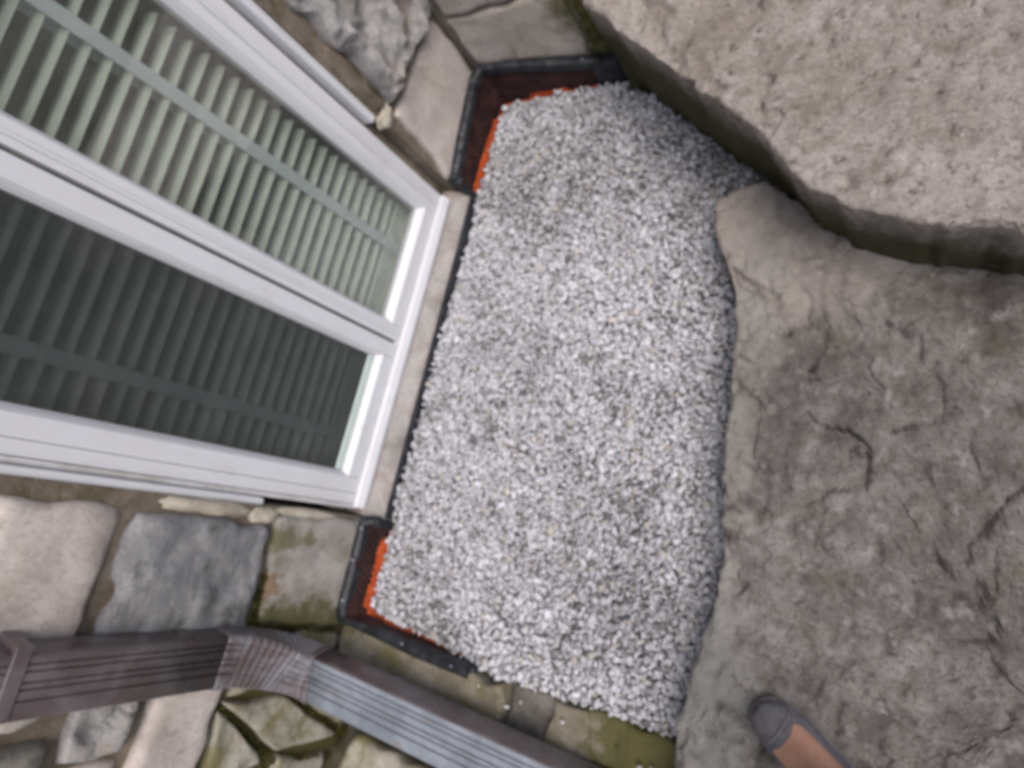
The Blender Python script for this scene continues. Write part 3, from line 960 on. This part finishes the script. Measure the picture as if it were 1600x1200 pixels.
def sheet(label, path, inner, nails, loc, orange, flaps=()):
    """path: wall side corners (x, y, ztop); inner: the same corners at the gravel (x, y)"""
    root = thing('drainage_sheet', label, 'drainage sheet', loc, 'black drainage sheets around the gravel')
    # maroon face from the rim down to the gravel, with small ribs
    verts, faces = [], []
    segs = []
    for k_ in range(len(path) - 1):
        a, b, c, d = path[k_], path[k_ + 1], inner[k_], inner[k_ + 1]
        L = math.hypot(b[0] - a[0], b[1] - a[1])
        n = max(4, int(L / 0.012))
        for i in range(n + (1 if k_ == len(path) - 2 else 0)):
            t = i / n
            segs.append((Vector([a[j] + (b[j] - a[j]) * t for j in range(3)]), Vector((c[0] + (d[0] - c[0]) * t, c[1] + (d[1] - c[1]) * t, -0.03))))
    rows = 8
    for i, (o, q) in enumerate(segs):
        inn = (Vector((q.x, q.y, 0)) - Vector((o.x, o.y, 0)))
        inn = inn.normalized() if inn.length > 0 else Vector((1, 0, 0))
        o2 = o + inn * 0.020
        for r in range(rows + 1):
            t = r / rows
            p = o2.lerp(q, t)
            d = 0.0016 * (1 if (i + r) % 2 else -1) + 0.003 * frac(p, 14, 3)
            verts.append(p + inn * d)
    m = rows + 1
    for i in range(len(segs) - 1):
        for r in range(rows):
            a = i * m + r
            faces.append((a, a + 1, a + 1 + m, a + m))
    me = mesh_from(verts, faces)
    f = link('face', me, M['maroon'], root)
    f.modifiers.new('thickness', 'SOLIDIFY').thickness = 0.003
    # rim: rounded black bar along the wall
    verts, faces = [], []
    prof = [(-0.009, -0.040), (-0.009, 0.004), (-0.003, 0.010), (0.013, 0.009), (0.026, 0.001), (0.028, -0.024), (0.022, -0.026)]
    for i, (o, q) in enumerate(segs):
        inn = (Vector((q.x, q.y, 0)) - Vector((o.x, o.y, 0)))
        inn = inn.normalized() if inn.length > 0 else Vector((1, 0, 0))
        w = 0.0035 * frac(o, 18, 3)
        for (a, b) in prof:
            verts.append(o + inn * (a + w) + Vector((0, 0, b + w)))
    m = len(prof)
    for i in range(len(segs) - 1):
        for r in range(m):
            a, b = i * m + r, i * m + (r + 1) % m
            faces.append((a, b, b + m, a + m))
    faces.append(tuple(range(m))); faces.append(tuple((len(segs) - 1) * m + r for r in range(m)))
    me = mesh_from(verts, faces, False)
    bm = bmesh.new(); bm.from_mesh(me); bmesh.ops.recalc_face_normals(bm, faces=bm.faces); bm.to_mesh(me); bm.free()
    rim = link('rim', me, M['black'], root)
    for (p, ax) in nails: nail(p, ax, rim)
    for (fx0, fx1, fy0, fy1, fz0, fz1) in flaps:
        bm = bmesh.new(); add_box(bm, fx0, fx1, fy0, fy1, fz0, fz1, 0.006)
        for v in bm.verts: v.co += Vector((0.006 * frac(v.co, 20, 2), 0.004 * frac(v.co * 1.3, 20, 2), 0.005 * frac(v.co * 1.7, 20, 2)))
        link('end_flap_gap_fill', bm_mesh(bm), M['black'], root)
    # orange lining showing above the stones
    verts, faces = [], []
    for i, (o, q) in enumerate(segs):
        inn = (Vector((q.x, q.y, 0)) - Vector((o.x, o.y, 0)))
        inn = inn.normalized() if inn.length > 0 else Vector((1, 0, 0))
        zt = orange(o) + 0.003 * frac(o + Vector((2, 5, 1)), 12, 2)
        k0 = max(0.0, min(0.5, (zt + 0.03) / max(0.05, o.z + 0.03)))
        for (s, z, kk_) in ((0.007, zt, k0), (0.010, zt, k0), (0.012, -0.03, 0.0), (0.008, -0.03, 0.0)):
            verts.append((q.x + (o.x - q.x) * kk_ + inn.x * s, q.y + (o.y - q.y) * kk_ + inn.y * s, z))
    for i in range(len(segs) - 1):
        for r in range(4):
            a, b = i * 4 + r, i * 4 + (r + 1) % 4
            faces.append((a, b, b + 4, a + 4))
    me = mesh_from(verts, faces)
    bm = bmesh.new(); bm.from_mesh(me); bmesh.ops.recalc_face_normals(bm, faces=bm.faces); bm.to_mesh(me); bm.free()
    link('lining', me, M['orange'], root)
    return root

far_path = [(-1.425, 1.045, 0.112), (-1.425, 1.20, 0.135), (-1.420, 1.44, 0.160), (-1.395, 1.487, 0.166), (-1.25, 1.492, 0.148), (-1.05, 1.492, 0.108), (-0.93, 1.492, 0.082)]
far_in = [(-1.398, 1.06), (-1.398, 1.20), (-1.392, 1.43), (-1.372, 1.462), (-1.24, 1.468), (-1.05, 1.468), (-0.93, 1.468)]
sheet('black drainage sheet with orange lining in the far corner by the boulder', far_path, far_in,
      [((-1.410, y, zz), (0.5, 0, 1)) for y, zz in ((1.10, 0.127), (1.22, 0.144), (1.33, 0.155), (1.43, 0.167))] +
      [((x, 1.478, zz), (0, -0.5, 1)) for x, zz in ((-1.36, 0.169), (-1.27, 0.157), (-1.12, 0.128), (-0.99, 0.104))], (-1.4, 1.45, -0.05),
      lambda o: 0.014 - 0.03 * max(0, o.y - 1.2) if o.y < 1.40 else (0.008 if -1.27 < o.x < -1.10 else -0.008),
      [(-0.965, -0.865, 1.458, 1.499, -0.05, 0.085), (-1.428, -1.392, 1.040, 1.066, -0.05, 0.105)])  # first black box is added to stand for the dark gap beside the boulder
near_path = [(-1.398, -0.193, 0.060), (-1.424, -0.205, 0.088), (-1.424, -0.36, 0.086), (-1.424, -0.50, 0.080), (-1.418, -0.535, 0.070), (-1.30, -0.540, 0.046), (-1.10, -0.540, 0.040), (-0.915, -0.533, 0.034)]
near_in = [(-1.370, -0.205), (-1.388, -0.240), (-1.388, -0.36), (-1.384, -0.475), (-1.365, -0.502), (-1.28, -0.508), (-1.10, -0.512), (-0.915, -0.512)]
sheet('black drainage sheet with orange lining in the near corner by the downspout', near_path, near_in,
      [((-1.409, y, zz), (0.5, 0, 1)) for y, zz in ((-0.235, 0.098), (-0.34, 0.096), (-0.47, 0.091))] +
      [((-1.400, -0.205, 0.074), (0.3, 0, 1))] +
      [((x, -0.527, zz), (0, 0.5, 1)) for x, zz in ((-1.16, 0.051), (-0.97, 0.045))], (-1.4, -0.5, -0.05),
      lambda o: 0.010 if -0.51 < o.y < -0.23 else (-0.004 if o.x < -1.2 and o.y < -0.23 else -0.020),
      [(-1.428, -1.362, -0.222, -0.198, -0.05, 0.072), (-0.95, -0.900, -0.545, -0.506, -0.05, 0.030)])
# thin black edge below the sill
ed = strip_path([(-1.4005, 1.043, -0.08, 0.020), (-1.4005, 0.8, -0.08, 0.018), (-1.4005, 0.4, -0.08, 0.016), (-1.4005, 0.0, -0.08, 0.014), (-1.4005, -0.19, -0.08, 0.012)],
                0.002, 0.018, 'edging_strip', M['black'], None, 20, 0.004, 3.0)
me = ed.data
me.transform(Matrix.Translation((1.395, -0.4, 0.05))); ed.location = (-1.395, 0.4, -0.05)
tag(ed, 'thin black plastic edging strip between the window sill and gravel', 'edging')

# ------------------------------------------------------------------ gravel
def hull_stone(r3):
    bm = bmesh.new()
    n = r3.randint(9, 14)
    a, b, c = r3.uniform(0.8, 1.25), r3.uniform(0.65, 1.0), r3.uniform(0.5, 0.8)
    for _ in range(n):
        v = Vector((r3.gauss(0, 1), r3.gauss(0, 1), r3.gauss(0, 1))).normalized() * r3.uniform(0.85, 1.1)
        bm.verts.new((v.x * a, v.y * b, v.z * c))
    res = bmesh.ops.convex_hull(bm, input=bm.verts)
    bmesh.ops.delete(bm, geom=[e for e in res['geom_interior'] if isinstance(e, bmesh.types.BMVert)], context='VERTS')
    bmesh.ops.triangulate(bm, faces=bm.faces)
    bm.verts.index_update()
    V = np.array([v.co[:] for v in bm.verts]); F = np.array([[v.index for v in f.verts] for f in bm.faces])
    bm.free()
    return V, F

r3 = random.Random(21)
protos = [hull_stone(r3) for _ in range(40)]
edge_poly = [(-1.383, 1.06), (-1.375, 1.43), (-1.36, 1.455), (-0.95, 1.455), (-0.86, 1.45), (-0.55, 1.20), (-0.36, 1.04), (-0.20, 0.93), (-0.30, 0.5),
             (-0.27, 0.1), (-0.26, -0.2), (-0.27, -0.47), (-0.52, -0.486), (-0.66, -0.50), (-0.78, -0.515), (-0.90, -0.512), (-1.10, -0.500), (-1.28, -0.497),
             (-1.348, -0.492), (-1.368, -0.46), (-1.372, -0.25), (-1.355, -0.215), (-1.383, -0.19)]
EP = np.array(edge_poly)
def inside(x, y):
    c = False
    j = len(EP) - 1
    for i in range(len(EP)):
        xi, yi = EP[i]; xj, yj = EP[j]
        if (yi > y) != (yj > y) and x < (xj - xi) * (y - yi) / (yj - yi) + xi: c = not c
        j = i
    return c

AV, AF, AC = [], [], []
nvert = 0
for layer, (cell, zoff) in enumerate(((0.0120, -0.017), (0.0122, -0.008), (0.022, 0.003))):
    y = -0.56
    row = 0
    while y < 1.50:
        x = -1.42 + (cell / 2 if row % 2 else 0)
        while x < -0.18:
            px, py = x + r3.uniform(-.45, .45) * cell, y + r3.uniform(-.45, .45) * cell
            if inside(px, py) and (layer != 2 or r3.random() < 0.55) and (layer != 1 or r3.random() < 0.93):
                V, F = r3.choice(protos)
                und = 0.016 * noise.noise(Vector((px * 3.2, py * 3.2, 1))) + 0.006 * noise.noise(Vector((px * 11, py * 11, 4)))
                rad = min(0.0185, max(0.0045, r3.lognormvariate(math.log(0.0093), 0.34)))
                a1, a2 = r3.uniform(0, 6.283), r3.gauss(0, 0.5)
                a3 = r3.gauss(0, 0.5)
                Rm = np.array((Matrix.Rotation(a1, 3, 'Z') @ Matrix.Rotation(a2, 3, 'X') @ Matrix.Rotation(a3, 3, 'Y')))
                W_ = (V * rad) @ Rm.T + np.array((px, py, zoff + und + r3.uniform(-.004, .004)))
                AV.append(W_); AF.append(F + nvert); nvert += len(V)
                # stone colour: mostly pale limestone, some tan, some dark
                dirt = noise.noise(Vector((px * 2.3 + 4, py * 2.3, 7))) + 0.8 * noise.noise(Vector((px * 7 + 4, py * 7, 3)))
                q = min(0.999, r3.random() + 0.20 * max(0, dirt + 0.15))
                if q < 0.74: g = r3.uniform(0.50, 0.65); col = (g * 0.965, g * 0.965, g * 1.02)
                elif q < 0.90: g = r3.uniform(0.37, 0.50); col = (g * 0.98, g * 0.97, g * 1.02)
                elif q < 0.965 + 0.03 * dirt: g = r3.uniform(0.38, 0.56); col = (g, g * 0.92, g * 0.84)
                else: g = r3.uniform(0.12, 0.28); col = (g, g * 0.97, g * 0.95)
                s = 1 - 0.26 * max(0, min(1, dirt + 0.1)) - 0.16 * max(0, min(1, (px + 0.52) / 0.2))  # dirt patches, plus the ledge's shade painted into the stones beside it
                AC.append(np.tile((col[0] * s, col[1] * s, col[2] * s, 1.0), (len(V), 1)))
            x += cell
        y += cell * 0.88
        row += 1
for _ in range(30):                      # a few stones kicked out onto the kerb and the rock edge
    if _ < 10: px, py, pz = r3.uniform(-1.2, -0.35), -0.535 - abs(r3.gauss(0, 0.03)), 0.026
    else:
        py = r3.uniform(-0.4, 0.6); px = -0.335 + 0.03 * r3.random(); pz = -0.004
    Vp, Fp = r3.choice(protos)
    rad = r3.uniform(0.005, 0.010)
    Rm = np.array(Matrix.Rotation(r3.uniform(0, 6.28), 3, 'Z'))
    AV.append((Vp * rad) @ Rm.T + np.array((px, py, pz))); AF.append(Fp + nvert); nvert += len(Vp)
    g = r3.uniform(0.35, 0.6); AC.append(np.tile((g, g * .98, g, 1.0), (len(Vp), 1)))
V = np.concatenate(AV); F = np.concatenate(AF); Cc = np.concatenate(AC)
me = bpy.data.meshes.new('gravel')
me.vertices.add(len(V)); me.vertices.foreach_set('co', V.astype(np.float32).ravel())
me.loops.add(len(F) * 3); me.loops.foreach_set('vertex_index', F.astype(np.int32).ravel())
me.polygons.add(len(F)); me.polygons.foreach_set('loop_start', np.arange(0, len(F) * 3, 3, dtype=np.int32))
me.update(calc_edges=True)
ca = me.color_attributes.new('tint', 'FLOAT_COLOR', 'POINT')
ca.data.foreach_set('color', Cc.astype(np.float32).ravel())
gv = link('gravel', me, M['gravel'])
tag(gv, 'bed of white and grey crushed stone filling the light well', 'gravel', kind='stuff')

# ------------------------------------------------------------------ moss in the joints (stuff)
verts, faces = [], []
def tuft(p, nrm, n, rad, h):
    nrm = Vector(nrm)
    for _ in range(n):
        o = Vector((r3.gauss(0, rad), r3.gauss(0, rad), r3.gauss(0, rad)))
        o -= nrm * o.dot(nrm) * 0.85
        b = Vector(p) + o
        d = (nrm + Vector((r3.gauss(0, .5), r3.gauss(0, .5), r3.gauss(0, .5)))).normalized() * h * r3.uniform(.5, 1.2)
        sd = d.cross(Vector((r3.gauss(0, 1), r3.gauss(0, 1), r3.gauss(0, 1)))).normalized() * h * 0.35
        i = len(verts)
        verts.extend([b - sd, b + sd, b + d]); faces.append((i, i + 1, i + 2))
for _ in range(170):
    x = r3.uniform(-0.56, -0.29); y = r3.uniform(-0.66, -0.487)
    if noise.noise(Vector((x * 14, y * 14, 2))) > -0.15: tuft((x, y, 0.002), (0, 0, 1), 26, 0.009, 0.007)
for _ in range(60):
    x = r3.uniform(-1.42, -0.6); tuft((x, -0.652 + r3.gauss(0, 0.008), 0.0), (0, 0, 1), 18, 0.008, 0.007)
for (a, b) in (((-0.755, 0.43), (-0.94, 0.175)), ((-0.95, 0.17), (-1.0, -0.07)), ((-0.75, 0.20), (-0.94, -0.09)), ((-0.965, 0.2), (-0.75, 0.42)),
               ((-0.57, 0.05), (-0.545, 0.38)), ((-0.55, 0.385), (-0.40, 0.39))):
    for q in range(46):
        t = r3.random()
        tuft((XW - 0.012, a[0] + (b[0] - a[0]) * t + r3.gauss(0, .004), a[1] + (b[1] - a[1]) * t + r3.gauss(0, .004)), (1, 0, 0.2), 16, 0.006, 0.008)
for q in range(60):
    tuft((XW + 0.01, -0.62 - 0.35 * r3.random(), -0.09 + r3.gauss(0, .01)), (0.5, 0, 1), 20, 0.010, 0.010)
for q in range(40):
    tuft((-0.925 + r3.gauss(0, .02), 1.485 + r3.gauss(0, .006), r3.uniform(0.12, 0.36)), (0, -1, 0.3), 18, 0.008, 0.008)
mo = link('moss', mesh_from(verts, faces), M['moss'])
tag(mo, 'olive moss growing in the stone joints and on the kerb', 'moss', kind='stuff')

# ------------------------------------------------------------------ downspout
dp = thing('downspout', 'brown ribbed metal downspout with pleated elbow lying along the kerb', 'downspout', (-1.4, -0.68, -0.05))
PW, PH = 0.136, 0.092
GROOVES = (-0.046, -0.032, -0.010, 0.004, 0.026)
def section():
    """(w, h): w across, h outward; flutes on the outer face"""
    pts = []
    n = 96
    r = 0.012
    hw, hh = PW / 2, PH / 2
    # outer face with four grooves
    for i in range(n + 1):
        t = -hw + r + (PW - 2 * r) * i / n
        g = 0.0
        for c in GROOVES:
            g = max(g, math.exp(-((t - c) / 0.0020) ** 4))
        pts.append((t, hh - 0.0065 * g))
    def arc(cx, cy, a0, a1):
        for k_ in range(1, 5):
            a = a0 + (a1 - a0) * k_ / 5
            pts.append((cx + r * math.cos(a), cy + r * math.sin(a)))
    arc(hw - r, hh - r, math.pi / 2, 0)
    pts.append((hw, hh - r)); pts.append((hw, -hh + r))
    arc(hw - r, -hh + r, 0, -math.pi / 2)
    pts.append((hw - r, -hh)); pts.append((-hw + r, -hh))
    arc(-hw + r, -hh + r, -math.pi / 2, -math.pi)
    pts.append((-hw, -hh + r)); pts.append((-hw, hh - r))
    arc(-hw + r, hh - r, math.pi, math.pi / 2)
    return pts
SEC = section()

def is_face(r):
    a, b = SEC[r], SEC[(r + 1) % len(SEC)]
    hh = PH / 2
    return min(a[1], b[1]) > hh - 0.0050 and max(abs(a[0]), abs(b[0])) < PW / 2 - 0.004

def sweep(path, scale=None, blue_face=False, flat=None):
    """path: list of (pos, tangent, outward)"""
    verts, faces = [], []
    m = len(SEC)
    for i, (p, t, o) in enumerate(path):
        t = t.normalized(); o = (o - t * o.dot(t)).normalized(); w = t.cross(o)
        s = scale(i) if scale else (1, 1)
        for (a, b) in SEC:
            if flat and b > PH / 2 - 0.0075 and abs(a) < PW / 2 - 0.013: b = b + (PH / 2 - b) * flat(i)
            verts.append(p + w * a * s[0] + o * b * s[1])
    K = len(path)
    for i in range(K - 1):
        for r in range(m):
            a, b = i * m + r, i * m + (r + 1) % m
            faces.append((a, b, b + m, a + m))
    faces.append(tuple(range(m))); faces.append(tuple((K - 1) * m + r for r in range(m)))
    me = mesh_from(verts, faces, True)
    if blue_face:
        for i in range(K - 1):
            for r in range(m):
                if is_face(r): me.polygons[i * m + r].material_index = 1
        me.materials.append(M['pipe']); me.materials.append(M['pipe_blue_grey'])
    bm = bmesh.new(); bm.from_mesh(me); bmesh.ops.recalc_face_normals(bm, faces=bm.faces); bm.to_mesh(me); bm.free()
    return me

P_end = Vector((-0.30, -0.668, 0.030))
P_h0 = Vector((-1.319, -0.653, 0.200))           # start of the lying pipe
hd = (P_end - P_h0).normalized()
vtop = Vector((-1.385, -0.575, 2.4)); v0 = Vector((-1.385, -0.592, 0.52))
vd = (v0 - vtop).normalized()
# elbow: blend from vd at v0 to hd at P_h0 (Hermite)
elb = []
NE = 180
Lh = 0.36
for i in range(NE + 1):
    t = i / NE
    h00, h10, h01, h11 = 2*t**3 - 3*t**2 + 1, t**3 - 2*t**2 + t, -2*t**3 + 3*t**2, t**3 - t**2
    p = v0 * h00 + vd * Lh * h10 + P_h0 * h01 + hd * Lh * 0.75 * h11
    d = v0 * (6*t*t - 6*t) + vd * Lh * (3*t*t - 4*t + 1) + P_h0 * (-6*t*t + 6*t) + hd * Lh * 0.75 * (3*t*t - 2*t)
    o = Vector((1, 0, 0)).lerp(Vector((0, -0.17, 1)), t)
    elb.append((p, d, o))
def unflute(i):
    t = i / NE
    return 0.75 * max(0.0, min(1.0, (t - 0.04) / 0.10)) * max(0.0, min(1.0, (0.66 - t) / 0.14))
def pleat(i):
    t = i / NE
    win = max(0.0, min(1.0, (t - 0.06) / 0.10)) * max(0.0, min(1.0, (0.66 - t) / 0.12))
    f = 0.5 + 0.5 * math.cos(i * 2 * math.pi / 11)
    return (1.01 - 0.02 * win * f, 1.01 - 0.07 * win * f)
link('elbow', sweep(elb, pleat, False, unflute), M['pipe_mottled'], dp)
def straight(a, b, n, o, up=0.0):
    out = []
    for i in range(n + 1):
        out.append((a.lerp(b, i / n), b - a, o))
    return out
link('pipe', sweep(straight(vtop, v0 + vd * 0.03, 6, Vector((1, 0, 0))), lambda i: (0.97, 0.96)), M['pipe'], dp)
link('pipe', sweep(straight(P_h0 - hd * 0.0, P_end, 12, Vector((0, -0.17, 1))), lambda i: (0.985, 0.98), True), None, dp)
link('collar', sweep(straight(P_h0 - hd * 0.012, P_h0 + hd * 0.004, 1, Vector((0, -0.17, 1))), lambda i: (1.045, 1.06)), M['pipe'], dp)
def screw(p):
    bm = bmesh.new()
    bmesh.ops.create_cone(bm, segments=10, cap_ends=True, radius1=0.006, radius2=0.004, depth=0.004)
    for v in bm.verts: v.co = v.co + Vector(p)
    link('screw', bm_mesh(bm), M['nail'], dp)
screw(P_h0 + hd * 0.03 + Vector((0, 0.02, PH / 2 + 0.001)))
bm = bmesh.new()
add_box(bm, -1.44, -1.338, -0.645, -0.507, 0.95, 0.98, 0.003)
link('bracket', bm_mesh(bm), M['pipe'], dp)

# ------------------------------------------------------------------ twig on the gravel
def twig(pts, rad, label):
    verts, faces = [], []
    P_ = [Vector(p) for p in pts]
    for i, p in enumerate(P_):
        t = (P_[min(i + 1, len(P_) - 1)] - P_[max(0, i - 1)]).normalized()
        a = t.cross(Vector((0, 0, 1))).normalized(); b = t.cross(a)
        r = rad * (1 - 0.5 * i / len(P_))
        for q in range(6):
            g = q * math.pi / 3
            verts.append(p + a * math.cos(g) * r + b * math.sin(g) * r)
    for i in range(len(P_) - 1):
        for q in range(6):
            a, b = i * 6 + q, i * 6 + (q + 1) % 6
            faces.append((a, b, b + 6, a + 6))
    faces.append(tuple(range(5, -1, -1))); faces.append(tuple((len(P_) - 1) * 6 + q for q in range(6)))
    o = link('twig', mesh_from(verts, faces, True), M['twig'], None, pts[0])
    tag(o, label, 'twig')
twig([(-0.985, 0.135, 0.012), (-0.95, 0.128, 0.016), (-0.915, 0.122, 0.014), (-0.882, 0.118, 0.011)], 0.003, 'short brown twig lying on the middle of the gravel')

# ------------------------------------------------------------------ person: one shod foot and lower leg on the ledge
ZL = 0.139
toe = Vector((-0.160, -0.302, ZL))
fd = Vector((0.90, -0.44, 0)).normalized()             # from toe to heel
fs_ = Vector((-fd.y, fd.x, 0))
per = thing('person', 'person in a grey round-toed slip-on shoe standing on the rock ledge', 'person', toe + fd * 0.2)

def loft(rows, close_ends=True, seg=28):
    """rows: (along, side, zc, half width, half height, lift of the underside 0..1)"""
    verts, faces = [], []
    for (a, s, zc, hw, hh, flat) in rows:
        c = toe + fd * a + fs_ * s
        for q in range(seg):
            g = 2 * math.pi * q / seg
            cx, sz = math.cos(g), math.sin(g)
            e = 0.75
            cx = math.copysign(abs(cx) ** e, cx)
            szz = math.copysign(abs(sz) ** (e if sz > 0 else 0.5), sz)
            z = zc + szz * hh
            if flat and sz < 0: z = max(z, zc - hh * flat)
            verts.append((c.x + fs_.x * cx * hw, c.y + fs_.y * cx * hw, z))
    for i in range(len(rows) - 1):
        for q in range(seg):
            a, b = i * seg + q, i * seg + (q + 1) % seg
            faces.append((a, b, b + seg, a + seg))
    if close_ends:
        faces.append(tuple(range(seg - 1, -1, -1))); faces.append(tuple((len(rows) - 1) * seg + q for q in range(seg)))
    me = mesh_from(verts, faces, True)
    bm = bmesh.new(); bm.from_mesh(me); bmesh.ops.recalc_face_normals(bm, faces=bm.faces); bm.to_mesh(me); bm.free()
    return me

# bare foot rising into the shin
foot_rows = [(0.012, 0, ZL + 0.026, 0.014, 0.010, 0), (0.03, 0, ZL + 0.030, 0.030, 0.016, 0), (0.06, 0, ZL + 0.036, 0.040, 0.022, 0),
             (0.10, 0, ZL + 0.044, 0.041, 0.031, 0), (0.14, 0, ZL + 0.054, 0.037, 0.041, 0), (0.18, 0, ZL + 0.062, 0.034, 0.050, 0),
             (0.215, 0, ZL + 0.058, 0.033, 0.050, 0), (0.24, 0, ZL + 0.05, 0.028, 0.040, 0), (0.252, 0, ZL + 0.045, 0.016, 0.025, 0)]
foot = link('foot', loft(foot_rows), M['skin'], per)
foot.modifiers.new('smooth', 'SUBSURF').levels = 1
# shin as a vertical taper rooted in the ankle
def column(rows, m, name, seg=24):
    verts, faces = [], []
    for (a, z, hw, hd_) in rows:
        c = toe + fd * a
        for q in range(seg):
            g = 2 * math.pi * q / seg
            p = c + fs_ * math.cos(g) * hw + fd * math.sin(g) * hd_
            verts.append((p.x, p.y, z))
    for i in range(len(rows) - 1):
        for q in range(seg):
            a, b = i * seg + q, i * seg + (q + 1) % seg
            faces.append((a, b, b + seg, a + seg))
    faces.append(tuple(range(seg - 1, -1, -1))); faces.append(tuple((len(rows) - 1) * seg + q for q in range(seg)))
    me = mesh_from(verts, faces, True)
    bm = bmesh.new(); bm.from_mesh(me); bmesh.ops.recalc_face_normals(bm, faces=bm.faces); bm.to_mesh(me); bm.free()
    return link(name, me, m, per)
column([(0.198, ZL + 0.05, 0.030, 0.045), (0.200, ZL + 0.09, 0.031, 0.040), (0.203, ZL + 0.13, 0.034, 0.038), (0.206, ZL + 0.18, 0.040, 0.043)], M['skin'], 'ankle')
column([(0.204, ZL + 0.125, 0.056, 0.060), (0.206, ZL + 0.16, 0.058, 0.062), (0.212, ZL + 0.30, 0.066, 0.070), (0.218, ZL + 0.42, 0.070, 0.074), (0.200, ZL + 0.52, 0.068, 0.072),
        (0.198, ZL + 0.56, 0.05, 0.055), (0.198, ZL + 0.57, 0.01, 0.01)], M['trouser'], 'trouser_leg')
# shoe: rand round the sole, toe cap and low sides
sole_rows = [(0.0, 0, ZL + 0.012, 0.010, 0.011, 0.9), (0.006, 0, ZL + 0.012, 0.026, 0.013, 0.9), (0.02, 0, ZL + 0.012, 0.040, 0.014, 0.9), (0.05, 0, ZL + 0.012, 0.051, 0.014, 0.9),
             (0.09, 0, ZL + 0.012, 0.053, 0.014, 0.9), (0.14, 0, ZL + 0.012, 0.045, 0.014, 0.9), (0.20, 0, ZL + 0.012, 0.041, 0.014, 0.9),
             (0.25, 0, ZL + 0.012, 0.038, 0.014, 0.9), (0.268, 0, ZL + 0.012, 0.025, 0.013, 0.9), (0.275, 0, ZL + 0.012, 0.010, 0.011, 0.9)]
shoe = link('shoe', loft(sole_rows), M['sole'], per)
# upper: open shell
verts, faces = [], []
seg = 20
up_rows = [(0.004, 0.014, 0.020, 1.0), (0.014, 0.030, 0.028, 1.0), (0.03, 0.042, 0.036, 1.0), (0.05, 0.048, 0.043, 1.0), (0.076, 0.050, 0.047, 1.0), (0.086, 0.050, 0.048, 0.80), (0.100, 0.049, 0.049, 0.62),
           (0.13, 0.044, 0.052, 0.52), (0.18, 0.040, 0.055, 0.48), (0.22, 0.038, 0.060, 0.5), (0.25, 0.034, 0.064, 0.62), (0.262, 0.026, 0.064, 0.8), (0.268, 0.014, 0.062, 1.0)]
for (a, hw, h, cover) in up_rows:
    c = toe + fd * a
    for q in range(seg + 1):
        f = q / seg                      # 0..1 from one side over the top to the other
        # the opening: compress each half towards its side
        s = f * 2 - 1
        sgn = -1 if s < 0 else 1
        ang = math.pi / 2 * (1 - abs(s) * 1.0)      # 0 at the side .. pi/2 at the top
        ang *= cover
        if abs(s) < 1e-6: sgn = 0 if cover >= 0.999 else 1
        x = math.cos(ang) ** 0.8 * hw * (sgn if sgn else 0)
        z = ZL + 0.018 + math.sin(ang) * h
        verts.append((c.x + fs_.x * x, c.y + fs_.y * x, z))
m = seg + 1
for i in range(len(up_rows) - 1):
    for q in range(seg):
        if q in (seg // 2 - 1, seg // 2) and (up_rows[i][3] < 0.99 or up_rows[i + 1][3] < 0.99): continue
        a = i * m + q
        faces.append((a, a + 1, a + 1 + m, a + m))
me = mesh_from(verts, faces, True)
up = link('upper', me, M['shoe'], shoe)
sol = up.modifiers.new('thickness', 'SOLIDIFY'); sol.thickness = 0.004; sol.offset = 1

# stitched line behind the toe of the shoe
def tube(pts, rad, m, name, parent, seg=8):
    verts, faces = [], []
    for i, p in enumerate(pts):
        t = (pts[min(i + 1, len(pts) - 1)] - pts[max(0, i - 1)]).normalized()
        a = t.cross(Vector((0, 0, 1)))
        a = a.normalized() if a.length > 1e-4 else Vector((1, 0, 0))
        b = t.cross(a)
        for q in range(seg):
            g = 2 * math.pi * q / seg
            verts.append(p + a * math.cos(g) * rad + b * math.sin(g) * rad)
    for i in range(len(pts) - 1):
        for q in range(seg):
            a, b = i * seg + q, i * seg + (q + 1) % seg
            faces.append((a, b, b + seg, a + seg))
    faces.append(tuple(range(seg))); faces.append(tuple((len(pts) - 1) * seg + q for q in range(seg)))
    return link(name, mesh_from(verts, faces, True), m, parent)

seam = []
for q in range(15):
    an = math.pi * (0.06 + 0.88 * q / 14)
    c = toe + fd * (0.046 + 0.012 * math.sin(an)) + fs_ * (math.copysign(abs(math.cos(an)) ** 0.8, math.cos(an)) * 0.0482)
    seam.append(Vector((c.x, c.y, ZL + 0.0195 + math.sin(an) * 0.0445)))
tube(seam, 0.0016, M['sole'], 'seam', shoe)
